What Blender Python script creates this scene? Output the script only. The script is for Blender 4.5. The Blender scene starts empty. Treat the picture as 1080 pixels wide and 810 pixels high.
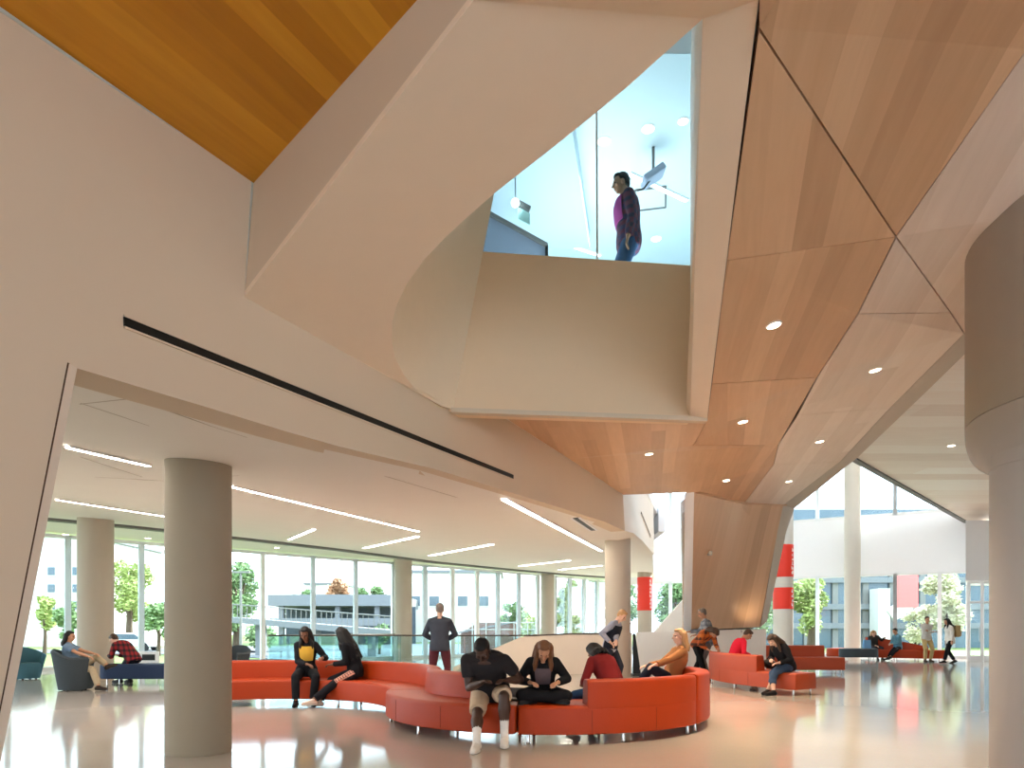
import bpy, bmesh, math, random
from mathutils import Vector, Matrix
from mathutils.bvhtree import BVHTree
R = math.radians
SC = bpy.context.scene
COL = SC.collection
random.seed(7)
F, CX, YH, H = 720.0, 540.0, 665.0, 1.23     # focal length in pixels, principal column, horizon row, eye height

def P(px, py, d):
    """point of the place seen at pixel (px, py) at distance d along the view axis"""
    return Vector(((px-CX)*d/F, d, H+(YH-py)*d/F))
def PZ(px, py, z):
    d = (z-H)*F/(YH-py)
    return P(px, py, d)
def G(px, d, z=0.0):
    return Vector(((px-CX)*d/F, d, z))

# ---------------------------------------------------------------- materials
def new_mat(name):
    m = bpy.data.materials.new(name); m.use_nodes = True
    nt = m.node_tree; nt.nodes.clear()
    out = nt.nodes.new('ShaderNodeOutputMaterial')
    return m, nt, out
def srgb(r, g, b):
    f = lambda c: (c/12.92 if c <= .04045 else ((c+.055)/1.055)**2.4)
    return (f(r/255), f(g/255), f(b/255), 1)
def pmat(name, rgb, rough=.6, metal=0, noise=.06, scale=6, bump=0.0, spec=.4, coat=0, sheen=0):
    m, nt, out = new_mat(name)
    b = nt.nodes.new('ShaderNodeBsdfPrincipled')
    tc = nt.nodes.new('ShaderNodeTexCoord'); nz = nt.nodes.new('ShaderNodeTexNoise')
    nz.inputs['Scale'].default_value = scale; nz.inputs['Detail'].default_value = 4
    nt.links.new(tc.outputs['Object'], nz.inputs['Vector'])
    mx = nt.nodes.new('ShaderNodeMix'); mx.data_type = 'RGBA'
    c = srgb(*rgb)
    mx.inputs[6].default_value = tuple(min(1, v*(1-noise)) for v in c[:3])+(1,)
    mx.inputs[7].default_value = tuple(min(1, v*(1+noise)) for v in c[:3])+(1,)
    nt.links.new(nz.outputs['Fac'], mx.inputs[0]); nt.links.new(mx.outputs[2], b.inputs['Base Color'])
    b.inputs['Roughness'].default_value = rough; b.inputs['Metallic'].default_value = metal
    b.inputs['Specular IOR Level'].default_value = spec
    b.inputs['Coat Weight'].default_value = coat
    b.inputs['Sheen Weight'].default_value = sheen
    if bump:
        bp = nt.nodes.new('ShaderNodeBump'); bp.inputs['Strength'].default_value = bump; bp.inputs['Distance'].default_value = .02
        n2 = nt.nodes.new('ShaderNodeTexNoise'); n2.inputs['Scale'].default_value = scale*12
        nt.links.new(tc.outputs['Object'], n2.inputs['Vector']); nt.links.new(n2.outputs['Fac'], bp.inputs['Height'])
        nt.links.new(bp.outputs['Normal'], b.inputs['Normal'])
    nt.links.new(b.outputs[0], out.inputs[0])
    return m
def emat(name, rgb, strength):
    m, nt, out = new_mat(name)
    e = nt.nodes.new('ShaderNodeEmission'); e.inputs[0].default_value = srgb(*rgb); e.inputs[1].default_value = strength
    nt.links.new(e.outputs[0], out.inputs[0]); return m
def glassmat(name, tint=(240, 250, 250), refl=1.0):
    m, nt, out = new_mat(name)
    t = nt.nodes.new('ShaderNodeBsdfTransparent'); t.inputs[0].default_value = srgb(*tint)
    g = nt.nodes.new('ShaderNodeBsdfGlossy'); g.inputs['Roughness'].default_value = .02
    fr = nt.nodes.new('ShaderNodeFresnel'); fr.inputs['IOR'].default_value = 1.35
    mu = nt.nodes.new('ShaderNodeMath'); mu.operation = 'MULTIPLY'; mu.inputs[1].default_value = refl
    mix = nt.nodes.new('ShaderNodeMixShader')
    nt.links.new(fr.outputs[0], mu.inputs[0]); nt.links.new(mu.outputs[0], mix.inputs[0])
    nt.links.new(t.outputs[0], mix.inputs[1]); nt.links.new(g.outputs[0], mix.inputs[2])
    nt.links.new(mix.outputs[0], out.inputs[0]); return m
def woodmat(name, dark, mid, light, along, across, width=.33, rough=.45, board=14):
    """veneer boards: along = grain direction, across = direction across the boards"""
    m, nt, out = new_mat(name); N = nt.nodes.new; L = nt.links.new
    geo = N('ShaderNodeTexCoord')
    def dot(v):
        n = N('ShaderNodeVectorMath'); n.operation = 'DOT_PRODUCT'; n.inputs[1].default_value = v
        L(geo.outputs['Object'], n.inputs[0]); return n.outputs['Value']
    u = dot(Vector(across).normalized()); v = dot(Vector(along).normalized())
    def math_(op, a, b=None):
        n = N('ShaderNodeMath'); n.operation = op
        if isinstance(a, (int, float)): n.inputs[0].default_value = a
        else: L(a, n.inputs[0])
        if b is not None:
            if isinstance(b, (int, float)): n.inputs[1].default_value = b
            else: L(b, n.inputs[1])
        return n.outputs[0]
    iu = math_('FLOOR', math_('DIVIDE', u, width))
    wn = N('ShaderNodeTexWhiteNoise'); wn.noise_dimensions = '1D'; L(iu, wn.inputs['W'])
    off = math_('MULTIPLY', wn.outputs['Value'], 7.3)
    iv = math_('FLOOR', math_('DIVIDE', math_('ADD', v, off), board))
    cmb = N('ShaderNodeCombineXYZ'); L(iu, cmb.inputs[0]); L(iv, cmb.inputs[1])
    wn2 = N('ShaderNodeTexWhiteNoise'); wn2.noise_dimensions = '2D'; L(cmb.outputs[0], wn2.inputs['Vector'])
    gr = N('ShaderNodeCombineXYZ'); L(math_('MULTIPLY', u, 14.0), gr.inputs[0]); L(math_('MULTIPLY', v, 1.1), gr.inputs[1]); L(wn2.outputs['Value'], gr.inputs[2])
    nz = N('ShaderNodeTexNoise'); nz.inputs['Scale'].default_value = 1.0; nz.inputs['Detail'].default_value = 5; nz.inputs['Distortion'].default_value = .6
    L(gr.outputs[0], nz.inputs['Vector'])
    fac = math_('ADD', math_('MULTIPLY', wn2.outputs['Value'], .55), math_('MULTIPLY', nz.outputs['Fac'], .45))
    cr = N('ShaderNodeValToRGB'); e = cr.color_ramp.elements
    e[0].position = .12; e[0].color = srgb(*dark); e[1].position = .85; e[1].color = srgb(*light)
    x = e.new(.48); x.color = srgb(*mid)
    L(fac, cr.inputs[0])
    b = N('ShaderNodeBsdfPrincipled'); L(cr.outputs[0], b.inputs['Base Color']); b.inputs['Roughness'].default_value = rough
    b.inputs['Specular IOR Level'].default_value = .35
    L(b.outputs[0], out.inputs[0]); return m

# ---------------------------------------------------------------- mesh builder
class MB:
    def __init__(s): s.v = []; s.f = []
    def add(s, vs, fs):
        b = len(s.v); s.v += [Vector(x) for x in vs]; s.f += [tuple(b+i for i in f) for f in fs]; return s
    def box(s, lo, hi, mat=None):
        x0, y0, z0 = lo; x1, y1, z1 = hi
        vs = [Vector(q) for q in ((x0,y0,z0),(x1,y0,z0),(x1,y1,z0),(x0,y1,z0),(x0,y0,z1),(x1,y0,z1),(x1,y1,z1),(x0,y1,z1))]
        if mat is not None: vs = [mat @ q for q in vs]
        return s.add(vs, [(3,2,1,0),(4,5,6,7),(0,1,5,4),(1,2,6,5),(2,3,7,6),(3,0,4,7)])
    def bar(s, a, b, w, h, up=(0,0,1)):
        """rectangular bar from a to b, w across, h along up"""
        a = Vector(a); b = Vector(b); d = (b-a); L = d.length; d.normalize(); up = Vector(up)
        x = d.cross(up)
        if x.length < 1e-5: up = Vector((0,1,0)); x = d.cross(up)
        x.normalize(); u = x.cross(d).normalized()
        q = []
        for p in (a, b):
            for sx, su in ((-1,-1),(1,-1),(1,1),(-1,1)): q.append(p + x*(sx*w/2) + u*(su*h/2))
        return s.add(q, [(0,1,2,3),(7,6,5,4),(0,4,5,1),(1,5,6,2),(2,6,7,3),(3,7,4,0)])
    def prism(s, loop, off):
        n = len(loop); off = Vector(off); lo = [Vector(p) for p in loop]
        return s.add(lo+[p+off for p in lo], [tuple(range(n)), tuple(range(2*n-1, n-1, -1))]+[(i, i+n, (i+1) % n+n, (i+1) % n) for i in range(n)])
    def tube(s, pts, r, n=10, cap=True):
        pts = [Vector(p) for p in pts]; rs = r if isinstance(r, (list, tuple)) else [r]*len(pts); rings = []; t0 = None
        for i, p in enumerate(pts):
            t = (pts[min(i+1, len(pts)-1)]-pts[max(i-1, 0)]).normalized()
            a = t.orthogonal().normalized() if t0 is None else (x0 - t*x0.dot(t)).normalized()
            x0 = a; t0 = t; b = t.cross(a)
            rings.append([p+(a*math.cos(2*math.pi*k/n)+b*math.sin(2*math.pi*k/n))*rs[i] for k in range(n)])
        return s.rings(rings, cap)
    def rings(s, rings, cap=True, closed=True):
        n = len(rings[0]); vs = [v for r in rings for v in r]; fs = []
        for i in range(len(rings)-1):
            for k in range(n if closed else n-1):
                k2 = (k+1) % n; fs.append((i*n+k, i*n+k2, (i+1)*n+k2, (i+1)*n+k))
        if cap: fs += [tuple(range(n-1, -1, -1)), tuple(range((len(rings)-1)*n, len(rings)*n))]
        return s.add(vs, fs)
    def lathe(s, c, prof, n=32, cap=True):
        c = Vector(c)
        return s.rings([[c+Vector((r*math.cos(2*math.pi*k/n), r*math.sin(2*math.pi*k/n), z)) for k in range(n)] for r, z in prof], cap)
    def ell(s, c, r, n=14, m=9, rot=None):
        c = Vector(c); rr = []
        for i in range(m):
            ph = math.pi*(i+.02*(i == 0)-.02*(i == m-1))/(m-1)
            ring = []
            for k in range(n):
                th = 2*math.pi*k/n; v = Vector((r[0]*math.sin(ph)*math.cos(th), r[1]*math.sin(ph)*math.sin(th), -r[2]*math.cos(ph)))
                ring.append(c+(rot @ v if rot else v))
            rr.append(ring)
        return s.rings(rr)
    def build(s, name, mat, parent=None, smooth=False, bevel=0, recalc=True):
        me = bpy.data.meshes.new(name); me.from_pydata(s.v, [], s.f); me.update()
        if recalc or bevel:
            bm = bmesh.new(); bm.from_mesh(me)
            if recalc: bmesh.ops.recalc_face_normals(bm, faces=bm.faces)
            bm.to_mesh(me); bm.free()
        o = bpy.data.objects.new(name, me); COL.objects.link(o)
        if mat is not None: me.materials.append(mat)
        if smooth:
            for p in me.polygons: p.use_smooth = True
            try: me.set_sharp_from_angle(angle=R(38))
            except Exception: pass
        if bevel:
            b = o.modifiers.new('b', 'BEVEL'); b.width = bevel; b.segments = 2; b.limit_method = 'ANGLE'; b.angle_limit = R(40)
        if parent is not None:
            o.parent = parent; o.matrix_parent_inverse = parent.matrix_world.inverted()
        return o
def tag(o, label=None, cat=None, group=None, kind=None):
    if label: o['label'] = label
    if cat: o['category'] = cat
    if group: o['group'] = group
    if kind: o['kind'] = kind
    return o
def empty(name, loc=(0,0,0), rz=0):
    o = bpy.data.objects.new(name, None); COL.objects.link(o); o.location = loc; o.rotation_euler = (0,0,rz)
    o.empty_display_size = .1
    o.matrix_world = Matrix.Translation(Vector(loc)) @ Matrix.Rotation(rz, 4, 'Z')
    return o
def struct(o): o['kind'] = 'structure'; return o
def copy_tree(o, parent=None):
    c = o.copy(); COL.objects.link(c)
    if parent is not None: c.parent = parent
    for ch in list(o.children): copy_tree(ch, c)
    return c
def bvh_of(o):
    me = o.data; mw = o.matrix_world
    return BVHTree.FromPolygons([mw @ v.co for v in me.vertices], [tuple(p.vertices) for p in me.polygons])
def ray(bvh, px, py):
    o = Vector((0,0,H)); d = Vector(((px-CX)/F, 1, (YH-py)/F)).normalized()
    loc, n, i, dist = bvh.ray_cast(o, d)
    if loc is None: raise ValueError('no hit %s %s' % (px, py))
    if n.dot(d) > 0: n = -n
    return loc, n
# ================================================================ materials
M = {}
M['plaster'] = pmat('warm_white_plaster', (222, 203, 180), .75, noise=.03, scale=1.2)
M['plaster_white'] = pmat('white_plaster', (244, 238, 230), .75, noise=.02, scale=1.2)
M['bright_white'] = pmat('bright_white_plaster', (247, 248, 252), .7, noise=.01)
M['jamb'] = pmat('pale_jamb', (225, 208, 190), .6, noise=.02)
M['black'] = pmat('matt_black_metal', (16, 15, 14), .5, noise=.05)
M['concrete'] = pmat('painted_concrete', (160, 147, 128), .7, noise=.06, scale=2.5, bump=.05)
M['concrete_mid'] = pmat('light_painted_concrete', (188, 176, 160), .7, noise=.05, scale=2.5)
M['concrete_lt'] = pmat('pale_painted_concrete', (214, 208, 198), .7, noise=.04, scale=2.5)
M['upper_w'] = pmat('white_upper_paint', (225, 222, 216), .8)
M['col_right'] = pmat('grey_column_paint', (176, 168, 162), .6, noise=.03)
M['bulk'] = pmat('grey_brown_paint', (168, 158, 146), .6, noise=.03)
M['dark_gap'] = pmat('dark_joint', (84, 60, 44), .9)
M['edge'] = pmat('soffit_edge_paint', (196, 182, 168), .6, noise=.03)
M['alu'] = pmat('pale_mullion_paint', (240, 242, 244), .5, noise=.02)
M['grey_trim'] = pmat('grey_trim_paint', (120, 118, 116), .6)
M['steel'] = pmat('brushed_steel', (185, 185, 185), .3, metal=.9, noise=.03)
M['rail'] = pmat('dark_handrail', (78, 70, 66), .4, metal=.5)
M['glass'] = glassmat('clear_glass', (246, 252, 252), .6)
M['glass_up'] = glassmat('cool_glass', (226, 240, 243))
M['glass_guard'] = glassmat('guard_glass', (232, 245, 246), .3)
M['banner'] = pmat('red_banner_vinyl', (236, 58, 40), .45, noise=.03)
M['white_paint'] = pmat('white_lettering', (250, 240, 238), .5)
M['strip'] = emat('strip_lens', (255, 240, 222), 12.0)
M['lens'] = emat('downlight_lens', (255, 236, 205), 6.0)
M['lens_cool'] = emat('cool_lens', (238, 250, 255), 5.0)
def floor_material():
    m, nt, out = new_mat('polished_terrazzo'); N = nt.nodes.new; L = nt.links.new
    tc = N('ShaderNodeTexCoord'); b = N('ShaderNodeBsdfPrincipled')
    n1 = N('ShaderNodeTexNoise'); n1.inputs['Scale'].default_value = .5; n1.inputs['Detail'].default_value = 6
    n2 = N('ShaderNodeTexVoronoi'); n2.inputs['Scale'].default_value = 60
    L(tc.outputs['Object'], n1.inputs['Vector']); L(tc.outputs['Object'], n2.inputs['Vector'])
    cr = N('ShaderNodeValToRGB'); e = cr.color_ramp.elements
    e[0].position = .3; e[0].color = srgb(186, 174, 164); e[1].position = .7; e[1].color = srgb(194, 183, 173)
    L(n1.outputs['Fac'], cr.inputs[0])
    mx = N('ShaderNodeMix'); mx.data_type = 'RGBA'; mx.blend_type = 'MULTIPLY'; mx.inputs[0].default_value = .06
    L(cr.outputs[0], mx.inputs[6]); L(n2.outputs['Color'], mx.inputs[7]); L(mx.outputs[2], b.inputs['Base Color'])
    b.inputs['Roughness'].default_value = .09; b.inputs['Specular IOR Level'].default_value = .42
    bp = N('ShaderNodeBump'); bp.inputs['Strength'].default_value = .035; bp.inputs['Distance'].default_value = .02
    n3 = N('ShaderNodeTexNoise'); n3.inputs['Scale'].default_value = 1.1; n3.inputs['Detail'].default_value = 2
    L(tc.outputs['Object'], n3.inputs['Vector']); L(n3.outputs['Fac'], bp.inputs['Height']); L(bp.outputs[0], b.inputs['Normal'])
    L(b.outputs[0], out.inputs[0]); return m
M['floor'] = floor_material()
WD, WM, WL = (192, 152, 118), (208, 168, 132), (224, 186, 150)
M['wood_a'] = woodmat('soffit_veneer', WD, WM, WL, (.2,.98,0), (.98,-.2,0), .20)
M['wood_b'] = woodmat('soffit_veneer_steep', WD, WM, WL, (.30,.95,0), (.95,-.30,0), .24)
M['wood_c'] = woodmat('soffit_veneer_pale', (216,196,180), (230,212,198), (240,224,212), (.25,.97,0), (.97,-.25,0), .22)
M['wood_pier'] = woodmat('pier_veneer', (208, 170, 138), (220, 182, 148), (230, 194, 162), (0,.3,1), (1,0,0), .35, board=6)
M['wood_top'] = woodmat('lamp_warmed_veneer', (190, 122, 22), (214, 146, 32), (234, 168, 46), (.41,.91,0), (.91,-.41,0), .16)  # warm lamp light put into the amber colour of this veneer
M['wood_far'] = woodmat('entry_soffit_boards', (232,208,190), (246,228,212), (252,240,228), (1,0,0), (0,1,0), .8, board=9)  # boards made near white, sunlit floor bounce put into the colour

# ================================================================ plan lines
def Wd(px):                                   # distance of the bulkhead wall plane X = -4.07 + .45 Y at a pixel column
    return -4.07/((px-CX)/F-.45)
def Wp(px, py): return P(px, py, Wd(px))
FL0, FL1 = Vector((-13.9, 21.3)), Vector((5.58, 40.2))
FL_ = [(-400, None), (70, 21.3), (242, 24.9), (490, 32.3), (640, 40.2)]
def line_at(a, b, px):
    s = (px-CX)/F; d = b-a                     # a.x + t d.x = s (a.y + t d.y)
    t = (s*a.y-a.x)/(d.x-s*d.y); q = a+d*t
    return Vector((q.x, q.y, 0))
def facL(px):
    if px <= 242: return line_at(Vector((-13.9,21.3)), Vector((-10.3,24.9)), px)
    if px <= 490: return line_at(Vector((-10.3,24.9)), Vector((-2.24,32.3)), px)
    return line_at(Vector((-2.24,32.3)), Vector((5.58,40.2)), px)
FRa, FRb = Vector((13.77,33.5)), Vector((19.92,30.0))
def facR(px): return line_at(FRa, FRb, px)

# ================================================================ floor
fl = [(-24,-8,0), (24,-8,0), (24,27.7,0)]+[tuple(facR(p)) for p in (1018, 836, 660)]+[tuple(facL(p)) for p in (640, 490, 242, 70)]+[(-24,11.0,0)]
struct(MB().prism(fl, (0,0,-.25)).build('floor', M['floor']))

# ================================================================ left wall and bulkhead (one plaster plane)
off = Vector((-.91,.41,0))*.3
def Wz(Y, z): return Vector((-4.07+.45*Y, Y, z))
bot = [(80,388),(140,406),(220,430),(300,454.5),(360,471.5),(458,494.5),(538,519),(600,538.5),(637,550),(659,560)]
outline = [Wz(-6, 0), Wz(3.29, 0)]+[Wp(*q) for q in bot]
top_right = [Wp(657,522), Wp(600,484), Wp(520,433), Wp(470,430), Wp(360,370), Wp(258,313), Wp(265,190), Wp(130,100), Wp(0,12)]
outline += top_right+[Wz(-6, 4.3)]
outline[1] = Wp(-27, 934)
wl = struct(MB().prism(outline, off).build('wall_left', M['plaster']))
W_BVH = bvh_of(wl)
# curved end of the bulkhead, running on into the distance
tp = [(657,522,Wd(657)),(668,521.5,15.3),(678,521.2,16.8),(689,521,19.0)]
bt = [(659,560,Wd(659)),(668,562.5,15.4),(677,570,17.2),(690,585,21.0)]
a = [P(*q) for q in tp]; b = [P(*q) for q in bt]
mb = MB()
o2 = Vector((-.3,.05,0))
mb.rings([[a[i], b[i], b[i]+o2, a[i]+o2] for i in range(4)])
endw = struct(mb.build('wall_bulkhead', M['plaster_white'], smooth=True))
END_BVH = bvh_of(endw)

def strip_on(bvh, p0, p1, w, t, lift=0.0):
    """box lying on a surface between two pixels; returns MB pieces and frame"""
    q0, n0 = ray(bvh, *p0); q1, n1 = ray(bvh, *p1); n = (n0+n1).normalized()
    return q0+n*lift, q1+n*lift, n
# black linear air slots
def air_slot(bvh, p0, p1, w, label):
    q0, q1, n = strip_on(bvh, p0, p1, w, 0)
    t = empty('air_vent', (q0+q1)/2)
    MB().bar(q0+n*.004, q1+n*.004, w, .012, n).build('slot', M['black'], t)
    d = (q1-q0).normalized(); x = d.cross(n).normalized()
    f = MB()
    for s in (-1, 1): f.bar(q0+x*s*(w/2+.008)+n*.006, q1+x*s*(w/2+.008)+n*.006, .012, .014, n)
    f.build('flange', M['plaster'], t)
    tag(t, label, 'air vent'); return t
air_slot(W_BVH, (130,339), (541,503), .052, 'long black linear air slot in the white bulkhead over the lounge opening')
air_slot(END_BVH, (676,541), (692,582) if False else (686,566), .045, 'short black linear air slot on the curved white bulkhead end')
# dark reveal line beside the slanted jamb, and the pale jamb strip
n_w = Vector((.91,-.41,0)).normalized()
g0, g1 = Wp(72,383), Wp(-36,934)
struct(MB().bar(g0+n_w*.002, g1+n_w*.002, .010, .006, n_w).build('trim_1', M['dark_gap']))
j0, j1 = Wp(76.5,386), Wp(-31,934)
struct(MB().bar(j0+n_w*.003, j1+n_w*.003, .045, .006, n_w).build('trim_2', M['jamb']))

# ================================================================ lounge ceiling (gently rising sheet)
near = [Wz(2.2,2.46)+off*.6]+[Wp(*q)+off*.6 for q in bot]+[P(668,562.5,15.4)+off*.3, P(677,570,17.2)+off*.3, P(690,585,21.0)+off*.2]
fpx = [(-220,522),(60,547),(140,554.5),(220,563),(300,572),(360,579),(458,592),(538,600),(600,605.5),(637,608),(659,609),(668,609.5),(677,610),(690,610.5)]
ZC = 4.15
far = [PZ(x, y, ZC) for x, y in fpx]
rows = 7
grid = [[n_.lerp(f_, k/rows) for k in range(rows+1)] for n_, f_ in zip(near, far)]
mb = MB(); nv = rows+1
vs = [v for r in grid for v in r]
fs = [(i*nv+k, i*nv+k+1, (i+1)*nv+k+1, (i+1)*nv+k) for i in range(len(grid)-1) for k in range(rows)]
top = [v+Vector((0,0,.12)) for v in vs]; nn = len(vs)
fs2 = [tuple(reversed([q+nn for q in f])) for f in fs]
rim = []
for i in range(len(grid)-1): rim += [(i*nv, (i+1)*nv, (i+1)*nv+nn, i*nv+nn), (i*nv+rows, i*nv+rows+nn, (i+1)*nv+rows+nn, (i+1)*nv+rows)]
for k in range(rows): rim += [(k, k+nn, k+1+nn, k+1), ((len(grid)-1)*nv+k, (len(grid)-1)*nv+k+1, (len(grid)-1)*nv+k+1+nn, (len(grid)-1)*nv+k+nn)]
mb.add(vs+top, fs+fs2+rim)
ce = struct(mb.build('ceiling', M['plaster_white'], smooth=True))
C_BVH = BVHTree.FromPolygons(vs, fs)
# faint joints between the ceiling boards
j = MB()
for p0, p1 in (((84,426),(140,420)), ((140,420),(222,449)), ((222,449),(305,475)), ((305,475),(372,494)), ((85,425),(176,455)), ((244,502),(330,494)), ((372,492),(500,530)), ((85,482),(150,503)), ((100,503),(172,507))):
    q0, q1, n = strip_on(C_BVH, p0, p1, 0, 0)
    j.bar(q0+n*.001, q1+n*.001, .010, .003, n)
struct(j.build('trim_20', M['edge']))
# dropped edge and glazing soffit
lip = MB()
for i in range(len(far)-1): lip.bar(far[i]+Vector((0,0,-.02)), far[i+1]+Vector((0,0,-.02)), .25, .12)
struct(lip.build('trim_3', M['grey_trim']))
fac = [facL(x) for x, y in fpx]
so = MB()
for i in range(len(far)-1):
    a0, a1 = far[i]+Vector((0,0,.12)), far[i+1]+Vector((0,0,.12)); b0, b1 = Vector(fac[i]), Vector(fac[i+1]); b0.z = b1.z = ZC+.12
    o_ = Vector((-.4,.5,0))
    so.prism([a0, a1, b1+o_, b0+o_], (0,0,.1))
sof = struct(so.build('ceiling', M['plaster_white']))
S_BVH = bvh_of(sof)
# the roof slab above the lounge (closes the storey above)
struct(MB().prism([(-26,-8,4.75),(-2.2,2.4,4.75),(-.9,7.3,4.75),(2.6,14.5,4.75),(4.5,21,4.75)]+[(facL(p_).x-.2, facL(p_).y+.3, 4.75) for p_ in (641,490,242,70,-150)]+[(-26,13,4.75)], (0,0,.2)).build('ceiling', M['bright_white']))

# ================================================================ wood ceiling, upper left, with lamp warmth in its amber colour
def plane_z(loop_px, z): return [PZ(x, y, z) for x, y in loop_px]
zt = 4.45
cor = Wp(268,189); cor.z = zt
v1 = PZ(441,0,zt-.02); dirf = (v1-cor); dirf.normalize()
vA = cor+dirf*14
mb = MB().prism([Wz(-6,4.32), Vector((-4.07+.45*3.39+.0,3.39,4.33)), cor, v1, vA, Vector((5,-6,4.3))], (0,0,.08))
struct(mb.build('ceiling', M['wood_top']))
# ================================================================ beam: side face, soffit with the curved opening
P1 = Wp(258,313)
def soffB(px, py):
    a_, b_ = (px-CX)/F, (YH-py)/F
    return P(px, py, 3.141/(b_-.2027*a_+.0759))
P2 = soffB(500,0); e = (P2-P1); P2x = P1+e*5.5
sideT = [cor+Vector((.0,0,.05)), v1+Vector((0,0,.05)), vA+Vector((0,0,.05))]
sideB = [P1, P2, P2x]
mb = MB()
inn = Vector((.12,.12,0))
mb.rings([[sideT[i], sideB[i], sideB[i]+inn+Vector((0,0,.02)), sideT[i]+inn] for i in range(3)])
struct(mb.build('wall_beam', M['plaster']))
curve = [(741,20),(700,57),(660,93),(620,126),(580,158),(548,183),(520,205),(495,227),(470,250),(448,273),(430,298),(419,320),(413.5,340),(413,360),(417,378),(425,394),(436,408),(450,420),(462,427),(475,431)]
cl = [soffB(*q) for q in curve]; cl[-1] = P(478,431.5,7.5); cl[-2] = P(466,428.5,7.3)
T0 = soffB(741,20); T1 = P(800,0,3.3); T1b = P(806,-60,2.95)
back = P2x+Vector((0,0,0))
# triangulated between the outer edge and the opening
outer = [Wp(470,430), Wp(360,370), P1, P1.lerp(P2,.35), P1.lerp(P2,.7), P2, P1.lerp(P2,1.6), P2x]
mb = MB()
up = Vector((0,0,.05))
tri_loop = outer+[Vector((3.2,-5,4.3)), T1b, T1, T0]+cl[1:]
bm_loop = tri_loop
def tess(loop, name, mat, th):
    """fill a slightly uneven loop with triangles (projected to plan) and give it thickness upwards"""
    from mathutils.geometry import tessellate_polygon
    flat = [Vector((p.x, p.y, 0)) for p in loop]
    tris = tessellate_polygon([flat]); n = len(loop); m_ = MB()
    t_ = Vector(th)
    m_.add(loop+[p+t_ for p in loop], [tuple(t) for t in tris]+[tuple(q+n for q in reversed(t)) for t in tris]+[(i, i+n, (i+1) % n+n, (i+1) % n) for i in range(n)])
    return struct(m_.build(name, mat))
M['soffit'] = pmat('lit_soffit_plaster', (246, 226, 202), .75, noise=.02)  # same plaster as the wall, made paler for the light from the floor
tess(tri_loop, 'ceiling', M['soffit'], (0,0,.04))
# curved shaft wall of the opening
GD = 7.5
G0, G1, G2 = P(478,431.5,GD), P(513,265,GD), P(521,204,GD)
upc = []
nC = len(cl)
for i, c in enumerate(cl):
    t = i/(nC-1)
    if i < 6: upc.append(c+Vector((.0,.0,2.2))); continue
    s = (i-6)/(nC-1-6)
    hi = cl[6]+Vector((0,.3,1.9)); 
    tgt = G2+(G2-G0)*.25
    k = s**.8
    upc.append((c+Vector((0,0,2.0)))*(1-k)+tgt*k)
mb = MB(); ou = Vector((-.08,.02,0))
steps = 6
ringset = []
for i in range(nC):
    ringset.append([cl[i].lerp(upc[i], k/steps) for k in range(steps+1)]+[cl[i].lerp(upc[i], k/steps)+ou for k in range(steps, -1, -1)])
mb.rings(ringset)
M['shaft'] = pmat('cream_shaft_plaster', (242, 224, 198), .75, noise=.02)
struct(mb.build('wall_shaft', M['shaft'], smooth=True))
# guard wall below the upper window
M['guard'] = pmat('warm_guard_plaster', (240, 214, 182), .75, noise=.02)
g = [P(466,433.5,GD), P(730,441.5,GD), P(729,280,GD), P(503,265,GD)]
struct(MB().prism(g, (0,.22,0)).build('wall_guard', M['guard']))
# right white frame of the opening: broad strip and thin underside
st = [P(728,441,GD), P(745.5,443.5,GD-.02), P(772,225,4.9), T1, T0, P(734,225,5.05)]
mb = MB()
q = [T0, P(728,441,GD)]; r_ = [T1, P(745.5,443.5,GD-.02)]
bk = [Vector((.02,.06,.10)), Vector((.0,.2,.10))]
mb.rings([[q[i], r_[i], r_[i]+bk[i], q[i]+bk[i]] for i in range(2)])
struct(mb.build('trim_4', M['soffit']))
# inner side wall above the strip
mb = MB(); up3 = [Vector((0.02,.02,3.2)), Vector((.0,.0,3.6))]
mb.rings([[q[i], q[i]+Vector((.06,0,0)), q[i]+Vector((.06,0,0))+up3[i], q[i]+up3[i]] for i in range(2)])
struct(mb.build('wall_shaft', M['plaster_white']))
mb = MB().prism([P(520,433,Wd(520)), P(478,431.5,GD)+Vector((0,.05,0)), P(728,440,GD)+Vector((0,.05,0)), P(745.5,443.5,GD-.02)+Vector((0,.05,0)), P(742,438,GD+.6)], (0,0,.25))
mb.bar(P(476,433.5,GD), P(745,443,GD-.02), .09, .05)
struct(mb.build('trim_5', M['plaster']))

# ================================================================ big wood soffit: separate veneer panels over a dark backing
VZ = {'a':(800,0,4.25),'b':(800,30,4.22),'c':(766,275,4.12),'d':(945,250,4.4),'e':(750.5,405,4.03),'f':(745.5,443.5,4.0),'g':(862,398,4.2),
      'h':(1017,352,4.4),'i':(905,331,4.3),'j':(1018,321,4.5),'k':(1082,53,4.6),'l':(841,438,4.25),'m':(939,430,4.36),'n':(816,490,4.3),'o':(886,487,4.42),
      'p':(826,533,4.5),'q':(785,531,4.33),'r':(731,470,4.05),'s':(821,469,4.25),'t':(732,519,4.12),'u':(657,522,None),'v':(520,433,None),'x':(600,485,None),'k2':(1110,150,4.72),'w':(1003,330,4.45)}
V = {}
for k_, (x, y, z) in VZ.items():
    if z is not None: V[k_] = PZ(x, y, z)
V['u'] = Wp(657,522); V['v'] = Wp(520,433); V['x'] = Wp(600,484)
V['A0'] = Vector((1.3,-6,4.6)); V['K0'] = Vector((3.6,-6,5.0)); V['R0'] = Vector((9.5,-6,5.2)); V['R1'] = Vector((9.5,4.5,5.0)); V['R2'] = Vector((7.5,6.8,4.75))
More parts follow.
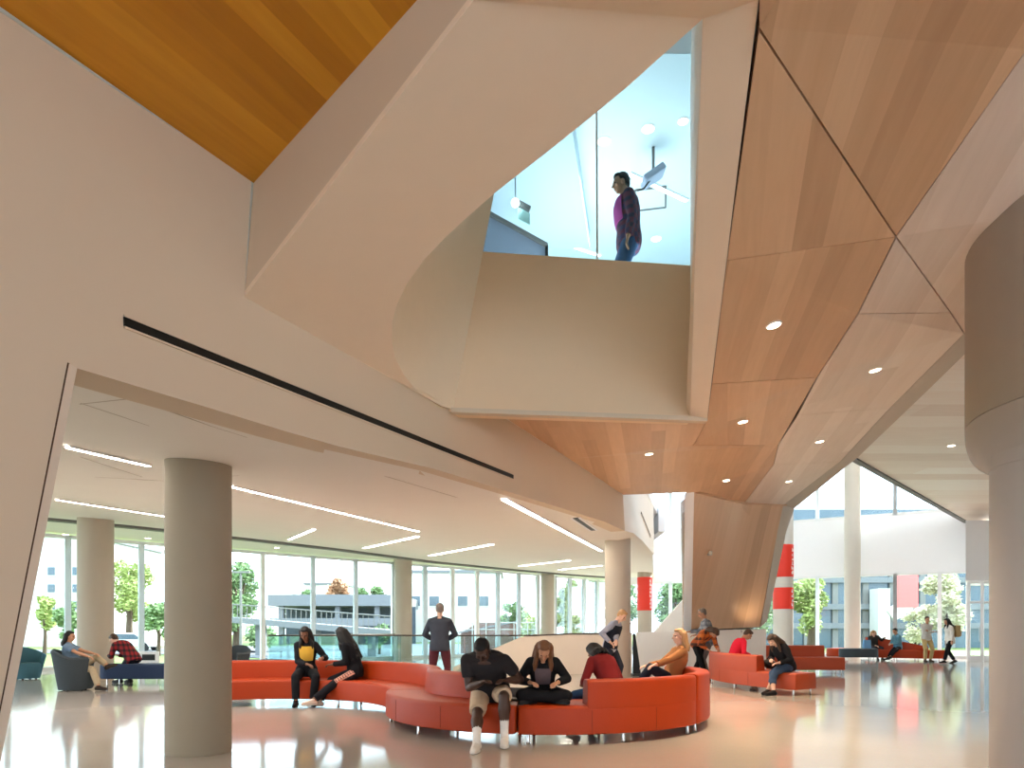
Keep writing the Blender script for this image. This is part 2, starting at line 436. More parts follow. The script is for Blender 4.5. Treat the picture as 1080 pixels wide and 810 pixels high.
def inset(loop, d=.006):
    c = sum(loop, Vector())/len(loop); out = []
    n = len(loop)
    for i, p in enumerate(loop):
        e1 = (loop[i-1]-p).normalized(); e2 = (loop[(i+1) % n]-p).normalized(); s = e1.cross(e2).length
        bis = e1+e2
        if bis.length < 1e-3 or s < .15:
            q_ = (c-p).normalized()*d
        else: q_ = (e1+e2)*(d/max(s,.3))
            
        if q_.dot(c-p) < 0: q_ = (c-p).normalized()*d
        out.append(p+q_)
    return out
SOFF_T = []
def panel(keys, mat, name='ceiling'):
    loop = [V[k_] for k_ in keys]
    o = tess(inset(loop), name, M[mat], (0,0,.03))
    back_ = MB(); n = len(loop)
    o_b = tess([p+Vector((0,0,.032)) for p in loop], 'ceiling', M['dark_gap'], (0,0,.06))
    me = o.data; b_ = len(SOFF_T)
    SOFF_T.append((o, [tuple(p.vertices) for p in me.polygons]))
    return o
panel(['A0','a','b','d','k','K0'], 'wood_a')
panel(['b','c','d'], 'wood_b')
panel(['c','e','g','i','d'], 'wood_a')
panel(['e','f','r','s','g'], 'wood_b')
panel(['f','v','x','u','t','q','n','s','r'], 'wood_a')
panel(['d','i','w'], 'wood_c')
panel(['i','g','l','m','h','w'], 'wood_c')
panel(['l','s','n','o','m'], 'wood_c')
panel(['n','q','p','o'], 'wood_c')
panel(['k','d','w','h','R2','R1','R0','K0'], 'wood_c')
# pale painted edge of the soffit
EI = [V['p'], V['o'], V['m'], V['h'], V['R2']]
EO = [PZ(838,536,4.62), PZ(904,483,4.52), PZ(975,415,4.46), PZ(1018,373,4.5), V['R2']+Vector((.3,.2,0))]
mb = MB()
mb.rings([[EI[i]+Vector((0,0,.0)), EO[i], EO[i]+Vector((0,0,.3)), EI[i]+Vector((0,0,.3))] for i in range(5)])
struct(mb.build('trim_6', M['edge']))
# leaning wood pier, with pale edges
PB = [P(729,667,19.5), P(801,661,19.7)]
NG = 14; gridp = []
topl = lambda u: V['t'].lerp(V['q'], u*2) if u < .5 else V['q'].lerp(V['p'], u*2-1)
for r_i in range(NG+1):
    v_ = r_i/NG; row = []
    R_edge = V['p'].lerp(P(820,561,18.3), v_/.22) if v_ < .22 else P(820,561,18.3).lerp(PB[1], (v_-.22)/.78)
    L_edge = V['t'].lerp(PB[0], v_)
    for c_i in range(NG+1):
        u = c_i/NG; q = L_edge.lerp(R_edge, u)
        q += (topl(u)-V['t'].lerp(V['p'], u))*(1-v_)
        row.append(q)
    gridp.append(row)
mb = MB(); W1 = NG+1
pv = [q for row in gridp for q in row]
pf = [(i*W1+j, i*W1+j+1, (i+1)*W1+j+1, (i+1)*W1+j) for i in range(NG) for j in range(NG)]
bk_ = [q+Vector((0,1.0,0)) for q in pv]; n0 = len(pv)
rim = []
for j in range(NG): rim += [(j, j+n0, j+1+n0, j+1), (NG*W1+j, NG*W1+j+1, NG*W1+j+1+n0, NG*W1+j+n0), (j*W1, (j+1)*W1, (j+1)*W1+n0, j*W1+n0), (j*W1+NG, j*W1+NG+n0, (j+1)*W1+NG+n0, (j+1)*W1+NG)]
mb.add(pv+bk_, pf+[tuple(q+n0 for q in reversed(f)) for f in pf]+rim)
pier = struct(mb.build('wall_pier', M['wood_pier'], smooth=True))
tb = MB()
for i0, i1 in (('t','q'),('q','p')): tb.bar(V[i0]+Vector((0,.1,.05)), V[i1]+Vector((0,.1,.05)), .3, .12)
struct(tb.build('trim_30', M['wood_pier']))
PIER_BVH = bvh_of(pier)
mb = MB()
eo = [PZ(838,536,4.62), P(829,562,18.9), P(809,655,20.1)]; ei = [V['p'], P(820,561,18.3), P(802,662,19.7)]
mb.rings([[ei[i], eo[i], eo[i]+Vector((0,.8,0)), ei[i]+Vector((0,.8,0))] for i in range(3)])
struct(mb.build('trim_7', M['edge']))
mb = MB().rings([[V['t']+Vector((0,-.01,0)), P(722.5,520,V['t'].y+.1), P(722.5,520,V['t'].y+1.4), V['t']+Vector((0,1.2,0))],
                 [PB[0]+Vector((0,-.01,0)), P(720.5,667,19.5), P(720.5,667,20.6), PB[0]+Vector((0,.9,0))]])
struct(mb.build('trim_8', M['bright_white']))

# ================================================================ entry soffit (boards) with dark edge
SZ = 6.0
s0, s1 = PZ(904,483,SZ), PZ(1023,551,SZ)
es = struct(MB().prism([s0, s1, Vector((24,29,SZ)), Vector((24,-6,SZ)), Vector((5.6,-6,SZ)), Vector((5.6,10,SZ))], (0,0,.3)).build('ceiling', M['wood_far']))
ES_BVH = bvh_of(es)
struct(MB().bar(s0+Vector((-.05,.08,.13)), s1+Vector((-.05,.08,.13)), .16, .36).build('trim_9', M['grey_trim']))

# ================================================================ curved bulkhead at the right and the round column under it
bc, br, bz = Vector((4.96,5.40,0)), 1.15, 2.99
cc, cr_ = Vector((4.145,5.2,0)), .42
n = 72
def circ(c, r, z): return [Vector((c.x+r*math.cos(2*math.pi*k/n), c.y+r*math.sin(2*math.pi*k/n), z)) for k in range(n)]
mb = MB().rings([circ(bc, br, 4.95), circ(bc, br, bz)])
bowl = MB().rings([circ(bc.lerp(cc,t_), br*(1-t_)+(cr_+.004)*t_, bz-.005-.50*t_**.42) for t_ in (0,.01,.04,.1,.2,.35,.55,.8,1)])
struct(tag(bowl.build('wall_bowl', M['col_right'], smooth=True), 'pale bowl-shaped underside joining the grey drum to its column', 'bulkhead'))
struct(tag(mb.build('wall_curved', M['bulk'], smooth=True), 'grey curved drum hanging from the wood soffit over the near right column', 'bulkhead'))
def column(px, d, dia, z0, z1, label, mat='concrete', X=None):
    c = G(px, d) if X is None else X
    r = dia/2
    o = MB().lathe((c.x, c.y, 0), [(r*.985, z0), (r, z0+.012), (r, z1-.03), (r*.985, z1)], 48).build('column', M[mat], smooth=True)
    tag(o, label, 'column'); struct(o); return c
column(0, 0, cr_*2, 0, 2.6, 'round column under the grey drum at the right edge', 'col_right', X=cc)
colD = column(209.5, 6.92, .625, 0, 3.02, 'large round concrete column nearest the camera')
colA = column(101, 17.0, .80, 0, 4.2, 'round column behind the seated pair in the lounge', 'concrete_mid')
colB = column(425, 29.3, .77, 0, 4.3, 'round column by the glass wall beyond the standing person', 'concrete_mid')
colC = column(577.5, 34.8, .68, 0, 4.3, 'round column by the glass wall left of the middle column', 'concrete_mid')
colE = column(651.5, 16.6, .62, 0, 3.7, 'round column behind the orange sofa ring', 'concrete_mid')
colF = column(680, 32.0, .68, 0, 4.4, 'round column wearing a single red banner', 'concrete_mid')
colG = column(826, 26.0, .72, 0, 9.8, 'tall round white column wearing two red banners', 'concrete_lt')
colH = column(899, 31.2, .68, 0, 9.9, 'tall round white column by the entry glass wall', 'concrete_lt')
# collars of light at the top of the nearest column
for c, z in ((colD, 2.945),):
    t = empty('column_collar', (c.x, c.y, z)); 
    MB().lathe((c.x,c.y,0), [(.335,z-.012),(.352,z-.012),(.352,z+.02),(.335,z+.02),(.335,z-.012)], 48, cap=False).build('ring', M['plaster_white'], t, smooth=True)
    tag(t, 'thin pale collar ring where the near column meets the ceiling', 'collar')
# banners wrapped on columns
def banner(c, r, d, y0, y1, label):
    z1, z0 = H+(YH-y0)*d/F, H+(YH-y1)*d/F
    t = empty('banner', (c.x, c.y, z0))
    MB().lathe((c.x,c.y,0), [(r+.004,z0),(r+.012,z0+.01),(r+.012,z1-.01),(r+.004,z1)], 48, cap=False).build('sheet', M['banner'], t, smooth=True)
    # upright white lettering down the right flank (illegible in the photo)
    zz = z0+.12
    rr = r+.016; a0 = R(-58)
    rnd = random.Random(int(y0))
    while zz < z1-.18:
        m_ = MB()
        hgt = .13
        for dx in (0, 1, 2):
            if dx == 1 or rnd.random() < .6:
                aa = a0+dx*.10
                p_ = Vector((c.x+rr*math.cos(aa), c.y+rr*math.sin(aa), zz)); 
                m_.bar(p_-Vector((0,0,.012)), p_+Vector((0,0,hgt*rnd.choice((.5,.9)))), .028, .006, (math.cos(aa), math.sin(aa), 0))
        aa = a0+.1; p_ = Vector((c.x+rr*math.cos(aa-.1), c.y+rr*math.sin(aa-.1), zz)); p2 = Vector((c.x+rr*math.cos(aa+.1), c.y+rr*math.sin(aa+.1), zz))
        m_.bar(p_, p2, .006, .025)
        m_.build('letter', M['white_paint'], t)
        zz += .17
    tag(t, label, 'banner', 'red column banners')
banner(colF, .34, 32.0, 609, 644, 'red banner wrapped round the column behind the middle of the hall')
banner(colG, .36, 26.0, 575, 609, 'upper red banner on the white column beside the wood pier')
banner(colG, .36, 26.0, 620, 642.5, 'lower red banner on the white column beside the wood pier')

# ================================================================ glazed walls: one window per bay
WN = [0]
def window(a, b, z0, z1, fr=.11, dep=.14, transom=None):
    WN[0] += 1
    a = Vector((a.x, a.y, 0)); b = Vector((b.x, b.y, 0)); d = (b-a).normalized(); nrm = Vector((-d.y, d.x, 0))
    t = empty('window_%d' % WN[0], (a+b)/2); struct(t)
    m_ = MB(); Z = Vector((0,0,1))
    m_.bar(a+Z*z0, a+Z*z1, fr, dep, nrm); m_.bar(b+Z*z0, b+Z*z1, fr, dep, nrm)
    m_.bar(a+d*fr/2+Z*(z0+.06), b-d*fr/2+Z*(z0+.06), dep, .12); m_.bar(a+d*fr/2+Z*(z1-.05), b-d*fr/2+Z*(z1-.05), dep, .1)
    if transom: m_.bar(a+d*fr/2+Z*transom, b-d*fr/2+Z*transom, dep*.7, .07)
    m_.build('frame', M['alu'], t)
    MB().prism([a+Z*z0, b+Z*z0, b+Z*z1, a+Z*z1], nrm*.012).build('pane', M['glass'], t)
    return t
Lpx = [-150, -60, 8, 71.5, 149, 213, 277, 330, 375, 415, 448, 477, 503, 525, 547, 567, 585, 601, 616, 630, 641]
for i in range(len(Lpx)-1):
    window(facL(Lpx[i]), facL(Lpx[i+1]), 0, 4.2, fr=.16 if i < 9 else .2)
Rpx = [655, 676, 707, 735, 775, 818, 862, 903, 944, 991, 1021]
for i in range(len(Rpx)-1):
    window(facR(Rpx[i]), facR(Rpx[i+1]), 0, 3.85, fr=.16)
for i in range(len(Rpx)-1):
    window(facR(Rpx[i]), facR(Rpx[i+1]), 6.5, 10.0, fr=.16)
# white band between the lower and upper glazing
a_, b_ = facR(641), facR(1040)
nr = Vector((.495,.869,0))
struct(MB().prism([a_-nr*.05+Vector((0,0,3.82)), b_-nr*.05+Vector((0,0,3.82)), b_-nr*.05+Vector((0,0,6.5)), a_-nr*.05+Vector((0,0,6.5))], nr*.3).build('wall_far', M['bright_white']))
# roof over the tall hall
struct(MB().prism([(1.5,14,10),(24,14,10),(24,31,10),(4,42,10),(1.5,42,10)], (0,0,.3)).build('ceiling', M['bright_white']))
# upper wall over the lounge side of the tall hall
struct(MB().prism([(4.6,20.5,4.2),(5.4,36,4.4),(5.4,36,10),(4.6,20.5,10)], (-.2,0,0)).build('wall_upper', M['bright_white']))
# header over the banner column
struct(MB().prism([P(657,587,31.5), P(690,586,31.5), P(690,592,31.5), P(657,592,31.5)], (0,1.2,0)).build('trim_10', M['bright_white']))
# entrance vestibule: white box over glazed doors
vb = P(1018.5,554,27.5)
zb = H+(YH-613.5)*27.5/F
q0, q1 = G(1018.5,26.9,zb), G(1019.5,29.9,zb)
struct(MB().prism([q0, Vector((22.5,26.9,zb)), Vector((22.5,29.9,zb)), q1], (0,0,vb.z+.1-zb)).build('wall_vestibule', M['bright_white']))
def door(a, b, z1):
    t = empty('door_%d' % (1+sum(o.name.startswith('door_') for o in bpy.data.objects)), (a+b)/2); struct(t)
    d = (b-a).normalized(); nrm = Vector((-d.y,d.x,0)); Z = Vector((0,0,1)); m_ = MB()
    m_.bar(a, a+Z*z1, .1, .1, nrm); m_.bar(b, b+Z*z1, .1, .1, nrm); m_.bar(a+Z*.12, b+Z*.12, .06, .24); m_.bar(a+Z*2.35, b+Z*2.35, .06, .09); m_.bar(a+Z*(z1-.04), b+Z*(z1-.04), .06, .08)
    m_.build('frame', M['alu'], t)
    MB().prism([a, b, b+Z*z1, a+Z*z1], nrm*.01).build('pane', M['glass'], t)
    h_ = a.lerp(b,.82)-nrm*.07
    MB().tube([h_+Z*.8, h_+Z*1.4], .016, 8).build('handle', M['steel'], t)
zv = H+(YH-613.5)*27.5/F-.02
for x0, x1 in ((1022,1036),(1036,1062)):
    door(G(x0,27.2), G(x1,26.9), zv)
# outer enclosure behind and beside the camera
struct(MB().box((-26,-8.2,3.6),(24,-8,10)).build('wall_back', M['plaster_white']))
struct(MB().box((-26,-8.2,0),(-2,-8,3.6)).build('wall_back', M['plaster_white']))
struct(MB().box((8,-8.2,0),(24,-8,3.6)).build('wall_back', M['plaster_white']))
# shell of the storey above
struct(MB().box((-9,-8,8.6),(7.2,15,8.8)).build('ceiling', M['upper_w']))
struct(MB().box((-9.2,-8,4.9),(-9,15,8.6)).build('wall_upper', M['upper_w']))
struct(MB().box((7,-8,6.35),(7.2,14,8.6)).build('wall_upper', M['upper_w']))
struct(MB().box((-9,15,4.97),(1.4,15.2,8.6)).build('wall_upper', M['upper_w']))

struct(MB().box((24,-8,0),(24.2,29,10)).build('wall_right', M['plaster_white']))

# ================================================================ guard wall, glass guard and handrail around the stair
GDp = 19.25
gy = lambda z: YH-(z-H)*F/GDp
loop = [P(478,704,GDp), P(496,694.5,GDp), P(530,680,GDp), P(548,672.5,GDp), P(563,669,GDp), P(666.5,667.5,GDp), P(666.5,710.8,GDp), P(478,710.8,GDp)]
loop[-1].z = loop[-2].z = 0
gw = struct(MB().prism(loop, (0,.16,0)).build('wall_guard', M['jamb']))
loop = [P(672,667,GDp), P(728,665,GDp), P(808,663.5,GDp), G(808,GDp), G(672,GDp)]
struct(MB().prism(loop, (0,.22,0)).build('wall_guard', M['plaster_white']))
# sloped white stair side seen beyond the guard wall
struct(MB().prism([P(690,667,23), P(724,629,23), P(724,667,23)], (0,.2,0)).build('wall_stair', M['plaster_white']))
t = empty('glass_balustrade', G(420,GDp))
xs = [283, 352, 421, 490, 560]
for i in range(4):
    x0, x1 = xs[i]+1, xs[i+1]-1
    if i < 3: lp = [G(x0,GDp,.0), G(x1,GDp,.0), G(x1,GDp,1.07), G(x0,GDp,1.07)]
    else: lp = [P(490.5,698,GDp), P(546,673.5,GDp), G(546,GDp,1.07), G(490.5,GDp,1.07)]
    MB().prism(lp, (0,.014,0)).build('glass_panel', M['glass_guard'], t)
MB().tube([G(283,GDp,1.09), G(563,GDp,1.09), G(600,GDp,1.135), G(666,GDp,1.15)], .022, 8).build('handrail', M['rail'], t)
MB().bar(G(283,GDp,.03), G(480,GDp,.03), .06, .06).build('base_channel', M['alu'], t)
r0 = G(283,GDp,0); r1 = Vector((r0.x+2.6, GDp+7.0, 0)); Z = Vector((0,0,1))
MB().prism([r0, r1, r1+Z*1.07, r0+Z*1.07], (-.014,0,0)).build('glass_panel', M['glass_guard'], t)
MB().tube([r0+Z*1.09, r1+Z*1.09], .022, 8).build('handrail', M['steel'], t)
tag(t, 'glass balustrade with dark handrail around the stair opening behind the sofa', 'railing')
t = empty('handrail', P(730,664,18.9))
MB().tube([P(724,666.5,18.95), P(745,664.5,18.95), P(790,662.5,18.95)], .02, 8).build('bar', M['rail'], t)
for x in (732, 782): MB().tube([P(x,665,18.95), P(x,667,19.25)], .01, 6).build('bracket', M['rail'], t)
tag(t, 'short dark handrail along the guard wall in front of the wood pier', 'railing')
# black floor stand in the gap of the guard wall
t = empty('floor_stand', G(670,18.7))
MB().prism([G(667.5,18.7,.05), G(676,18.7,.05), P(671,676,18.7), P(670,668,18.7), P(667.5,668,18.7)], (0,.05,0)).build('panel', M['black'], t)
MB().box((G(667,18.5).x,18.5,0),(G(678,18.5).x,18.95,.045)).build('base', M['black'], t, bevel=.01)
tag(t, 'slim black floor stand in the gap of the guard wall beside the middle column', 'stand')

# ================================================================ lights in the ceilings
def linear_light(bvh, p0, p1, w, label, mat='strip'):
    q0, q1, n = strip_on(bvh, p0, p1, w, 0)
    t = empty('ceiling_light', (q0+q1)/2); t['kind'] = 'thing'
    MB().bar(q0+n*.012, q1+n*.012, w+.03, .02, n).build('housing', M['bright_white'], t)
    MB().bar(q0+n*.020, q1+n*.020, w, .014, n).build('diffuser', M[mat], t)
    tag(t, label, 'ceiling light', 'linear lights in the ceilings'); return t
linear_light(C_BVH, (71,469.5), (157,489.5), .05, 'linear light running from the slanted jamb towards the near column')
linear_light(C_BVH, (60,526), (176,544), .06, 'linear light above the round column behind the seated pair')
linear_light(C_BVH, (244,511.5), (441,559.5), .06, 'longest thin linear light, starting at the near column')
linear_light(C_BVH, (305,568.5), (331,557.5), .07, 'shortest linear light near the window edge right of the near column')
linear_light(C_BVH, (384,577.5), (440,565), .10, 'linear light pointing at the end of the longest one')
linear_light(C_BVH, (453,585.5), (519,573.3), .11, 'linear light second in the row slanting to the windows')
linear_light(C_BVH, (532,525.5), (634,580.5), .085, 'bright thick linear light ending at the middle column')
linear_light(C_BVH, (548,596.5), (600,590.5), .12, 'faint linear light third in the row slanting to the windows')
linear_light(C_BVH, (590,600.5), (634,596), .12, 'faint far linear light beside the middle column')
def downlight(bvh, px, py, r, label, mat='lens', group='downlights in the ceilings', watts=0, col=(1,.80,.56), aim=None):
    q, n = ray(bvh, px, py)
    t = empty('downlight', q)
    rot = Vector((0,0,1)).rotation_difference(-n).to_matrix()
    def ringm(prof): 
        m_ = MB(); m_.lathe((0,0,0), prof, 24); m_.v = [q+rot @ v for v in m_.v]; return m_
    ringm([(r*1.25,.01),(r*1.25,-.006),(r*1.02,-.012),(r*1.02,.01)]).build('trim_ring', M['plaster_white'], t, smooth=True)
    ringm([(r,.0),(r,-.009),(r*.9,-.0095)]).build('lens', M[mat], t)
    tag(t, label, 'downlight', group)
    if watts:
        ld = bpy.data.lights.new('downlight_lamp', 'SPOT'); ld.energy = watts; ld.color = col; ld.spot_size = R(84); ld.spot_blend = .8; ld.shadow_soft_size = r
        lo = bpy.data.objects.new('downlight_lamp', ld); COL.objects.link(lo); lo.location = q+n*.05
    return q, n
def soff_bvh():
    vs_, fs_ = [], []
    for o, ps in SOFF_T:
        b0 = len(vs_); vs_ += [v.co.copy() for v in o.data.vertices]; fs_ += [tuple(b0+i for i in p) for p in ps]
    return BVHTree.FromPolygons(vs_, fs_)
SOFF = soff_bvh()
for px, py, lb in ((816,342.5,'downlight in the wood soffit nearest the white window frame'), (923,390,'downlight in the pale wood panel beside the soffit edge'),
                   (783.5,444.5,'downlight in the wood soffit right of the frame corner'), (864.5,465.5,'downlight in the wood soffit second along its pale edge'),
                   (684.5,478.5,'downlight in the wood soffit above the middle column'), (766,506.5,'small downlight in the wood soffit above the pier'),
                   (832,507.5,'small downlight in the wood soffit third along its pale edge')):
    downlight(SOFF, px, py, .062, lb, watts=60 if 'pale' in lb else 200)
downlight(ES_BVH, 1003.5, 469.8, .085, 'downlight in the board soffit over the entry', watts=60)
for px, py, lb in ((69,563.5,'small downlight by the window head left of the round column'), (156,567.5,'small downlight by the window head right of the round column'), (292,577.5,'small downlight by the window head beyond the orange sofa')):
    downlight(S_BVH, px, py, .09, lb)
# ceiling air diffuser near the middle column
q0, q1, n = strip_on(C_BVH, (607,546), (626,559), 0, 0)
t = empty('air_vent', (q0+q1)/2); d_ = (q1-q0).normalized(); x_ = d_.cross(n).normalized()
MB().bar(q0+n*.006, q1+n*.006, .10, .012, n).build('slot', M['black'], t)
f_ = MB()
for s_ in (-1, 1): f_.bar(q0+x_*s_*.07+n*.008, q1+x_*s_*.07+n*.008, .045, .016, n)
f_.build('flange', M['bright_white'], t)
tag(t, 'two-bladed white ceiling air diffuser with a black slot beside the bright strip light', 'air vent')
# small round sensor on the wood pier
q, n = ray(PIER_BVH, 748, 583.5)
t = empty('wall_sconce', q)
MB().lathe((q.x, q.y-.0, q.z-.05), [(.07,0),(.075,.05),(.07,.1)], 20).build('housing', M['steel'], t, smooth=True)
MB().ell((q.x, q.y-.06, q.z), (.05,.03,.05)).build('lens', M['concrete_lt'], t, smooth=True)
tag(t, 'small round fitting high on the leaning wood pier', 'wall light')
# warm lamp washing the foot of the pier
ld = bpy.data.lights.new('pier_lamp', 'SPOT'); ld.energy = 5; ld.color = (1,.72,.42); ld.spot_size = R(100); ld.spot_blend = 1; ld.shadow_soft_size = .08
lo = bpy.data.objects.new('pier_lamp', ld); COL.objects.link(lo); lo.location = P(796,668,19.0); lo.location.y = 18.9
lo.rotation_euler = (Vector((0,.5,1))).to_track_quat('-Z','Y').to_euler()
lo.location.z = 1.2

# ================================================================ room on the upper floor behind the glass
UZ, CZ = 5.05, 7.6
win = [P(503,264.5,GD+.03), P(728.5,280,GD+.03), P(733,26,GD+.03), P(511,203,GD+.03)]
WN[0] += 1
t = struct(empty('window_%d' % WN[0], win[0]))
pn = MB(); 
split = lambda a, b, k: a.lerp(b, k)
k1, k2 = (634-513)/(728-513), (634-521)/(733-521)
sb, st_ = split(win[0], win[1], k1), split(win[3], win[2], k2)
MB().prism([win[0], sb+Vector((-.006,0,0)), st_+Vector((-.006,0,0)), win[3]], (0,.015,0)).build('pane', M['glass_up'], t)
MB().prism([sb+Vector((.006,0,0)), win[1], win[2], st_+Vector((.006,0,0))], (0,.015,0)).build('pane', M['glass_up'], t)
M['upper'] = pmat('cool_white_plaster', (218, 228, 230), .7, noise=.02)
M['upper_b'] = pmat('pale_blue_wall', (196, 210, 218), .7, noise=.02)
M['upper_dark'] = pmat('slate_blue_panel', (150, 158, 176), .5, noise=.05)
jb = MB().bar(sb+Vector((0,.007,0)), st_+Vector((0,.007,0)), .016, .02); jb.build('joint', M['concrete_lt'], t)
struct(MB().box((-2.5,GD+.22,UZ-.2),(4.5,14,UZ)).build('floor', M['upper_b']))
uc = struct(MB().prism([(-2.5,6.6,CZ),(4.6,6.6,CZ),(4.6,14.2,CZ),(-2.5,14.2,CZ)], (0,0,.15)).build('ceiling', M['upper']))
U_BVH = bvh_of(uc)
struct(MB().box((-2.7,14,UZ),(4.6,14.2,CZ)).build('wall_north', M['upper']))
struct(MB().box((4.5,7.8,UZ-.1),(4.7,14,CZ)).build('wall_east', M['upper']))
struct(MB().prism([(1.99,4.2,UZ+.2),(1.99,7.4,UZ+.2),(1.99,7.4,CZ+1),(1.99,4.2,CZ+1)], (.1,0,0)).build('wall_east', M['upper']))
# lower ceiling band on the left with a sloping edge
lo_ = [PZ(598,100,7.3), PZ(622,262,7.3), PZ(500,262,7.3), PZ(500,150,7.3)]
struct(MB().prism(lo_, (0,0,.3)).build('ceiling', M['upper_b']))
dk = [P(511,224,9.5), P(575.5,260,9.5), P(575.5,275,9.5), P(505,275,9.5)]
struct(MB().prism(dk, (0,.1,0)).build('wall_west', M['upper_dark']))
struct(MB().bar(P(512,223,9.48), P(577,259,9.48), .05, .05).build('trim_11', M['grey_trim']))
struct(MB().bar(P(576.5,259,9.48), P(576.5,276,9.48), .04, .04).build('trim_12', M['black']))
for px, py, r_, lb in ((683.5,135.5,.075,'bright downlight nearest the glass in the upper room ceiling'), (637,148.5,.075,'bright downlight left of the standing person upstairs'),
        (584,156,.07,'downlight half cut by the sloping white edge upstairs'), (692,251.5,.075,'bright downlight behind the standing person upstairs'),
        (610,240.5,.05,'dim downlight lower left of the person upstairs'), (720.5,127.5,.06,'dim downlight beside the white frame upstairs')):
    downlight(U_BVH, px, py, r_, lb, 'lens_cool')
linear_light(U_BVH, (664,182.5), (724,210.5), .05, 'glowing strip standing in for a light reflected in the glass at the head of the person upstairs', 'lens_cool')  # glowing strip stands in for a reflection in the glass
linear_light(U_BVH, (594,255.5), (633,268.5), .05, 'linear light low beside the glass joint upstairs', 'lens_cool')
# emergency sign and its lamp
q, n = P(552,224,8.4), None
t = empty('hanging_sign', q)
MB().prism([P(546,218,8.4), P(559,225,8.4), P(559,237,8.4), P(546,230,8.4)], (0,.03,0)).build('panel', pmat('pale_green_acrylic', (190,228,222), .3), t)
MB().bar(P(546,214,8.4), P(559,221,8.4), .05, .06).build('housing', M['grey_trim'], t)
tag(t, 'pale green acrylic sign hanging from the ceiling upstairs', 'sign')
t = empty('emergency_lamp', P(543.5,214,8.3))
MB().ell(P(543.5,214,8.3), (.05,.05,.05)).build('bulb', M['lens_cool'], t, smooth=True)
MB().tube([P(543.5,213,8.32), P(543.5,213,8.32)+Vector((0,0,.55))], .008, 6).build('stem', M['upper_b'], t)
tag(t, 'round glowing lamp beside the pale green sign upstairs', 'lamp')
# projector on an arm and a framed ceiling panel
t = empty('projector', P(688,188,9.0))
pc = P(689,186,9.0)
rot = Matrix.Translation(pc) @ Matrix.Rotation(R(-35),4,'Y')
MB().box((-.16,-.12,-.045),(.16,.12,.045), rot).build('body', M['upper_dark'], t, bevel=.02)
MB().tube([pc, pc+Vector((0,.0,CZ-pc.z))], .02, 8).build('mount', M['grey_trim'], t)
MB().tube([P(672,201,8.9), P(679,199,8.9), pc], .012, 6).build('arm', M['black'], t)
tag(t, 'grey projector hanging on a mount behind the person upstairs', 'projector')
t = empty('ceiling_frame', P(690,210,9.0)); f_ = MB()
fp = [ray(U_BVH, x, y)[0]+Vector((0,0,-.01)) for x, y in ((668,222),(702,218),(702,196),(670,200))]
for i in range(4): f_.bar(fp[i], fp[(i+1) % 4], .025, .02)
f_.build('frame', M['grey_trim'], t)
MB().prism([p+Vector((0,0,.004)) for p in fp], (0,0,.006)).build('panel', M['upper'], t)
tag(t, 'thin grey framed panel in the ceiling upstairs', 'panel')
# ================================================================ furniture
M['leather'] = pmat('orange_leather', (164, 52, 3), .5, noise=.05, scale=4, bump=.05, spec=.3)
M['leather_rust'] = pmat('rust_leather', (176, 68, 30), .5, noise=.05, scale=4, bump=.05)
M['seam'] = pmat('dark_orange_seam', (120, 44, 18), .6)
M['navy'] = pmat('navy_fabric', (34, 52, 84), .8, noise=.08, scale=30, bump=.1)
M['slate'] = pmat('slate_fabric', (58, 66, 72), .8, noise=.08, scale=30, bump=.1)
M['teal'] = pmat('teal_fabric', (66, 108, 124), .8, noise=.08, scale=30, bump=.1)
M['chrome'] = pmat('chrome', (200, 200, 200), .2, metal=1, noise=.02)

def rounded(x0, x1, z0, z1, r=.035, rb=.012):
    """closed profile in (radius, height) with rounded top corners"""
    out = [(x0+rb, z0), (x1-rb, z0), (x1, z0+rb)]
    for k in range(5):
        a = R(90*k/4); out.append((x1-r+r*math.cos(a), z1-r+r*math.sin(a)))
    for k in range(5):
        a = R(90+90*k/4); out.append((x0+r+r*math.cos(a), z1-r+r*math.sin(a)))
    out.append((x0, z0+rb)); return out
def sweep(c, prof, a0, a1, step=4.0, end_round=.03):
    n = max(2, int(abs(a1-a0)/step)); rings_ = []
    cx = sum(p[0] for p in prof)/len(prof); cz = sum(p[1] for p in prof)/len(prof)
    da = math.degrees(end_round/max(.5, cx))*(1 if a1 > a0 else -1)
    lst = [(a0, .93), (a0+da*.35, .98), (a0+da, 1)]+[(a0+(a1-a0)*i/n, 1) for i in range(1, n)]+[(a1-da, 1), (a1-da*.35, .98), (a1, .93)]
    for a, s in lst:
        t = R(a); ring = []
        for r, z in prof:
            r2 = cx+(r-cx)*s; z2 = cz+(z-cz)*s if s == 1 or True else z
            ring.append(Vector((c[0]+r2*math.cos(t), c[1]+r2*math.sin(t), z2)))
        rings_.append(ring)
    return MB().rings(rings_)
def leg_at(t, x, y, h=.1):
    m_ = MB().lathe((x,y,0), [(.02,0),(.022,.008),(.016,.02),(.016,h),(.03,h),(.03,h+.006)], 12)
    m_.build('leg', M['chrome'], t, smooth=True)
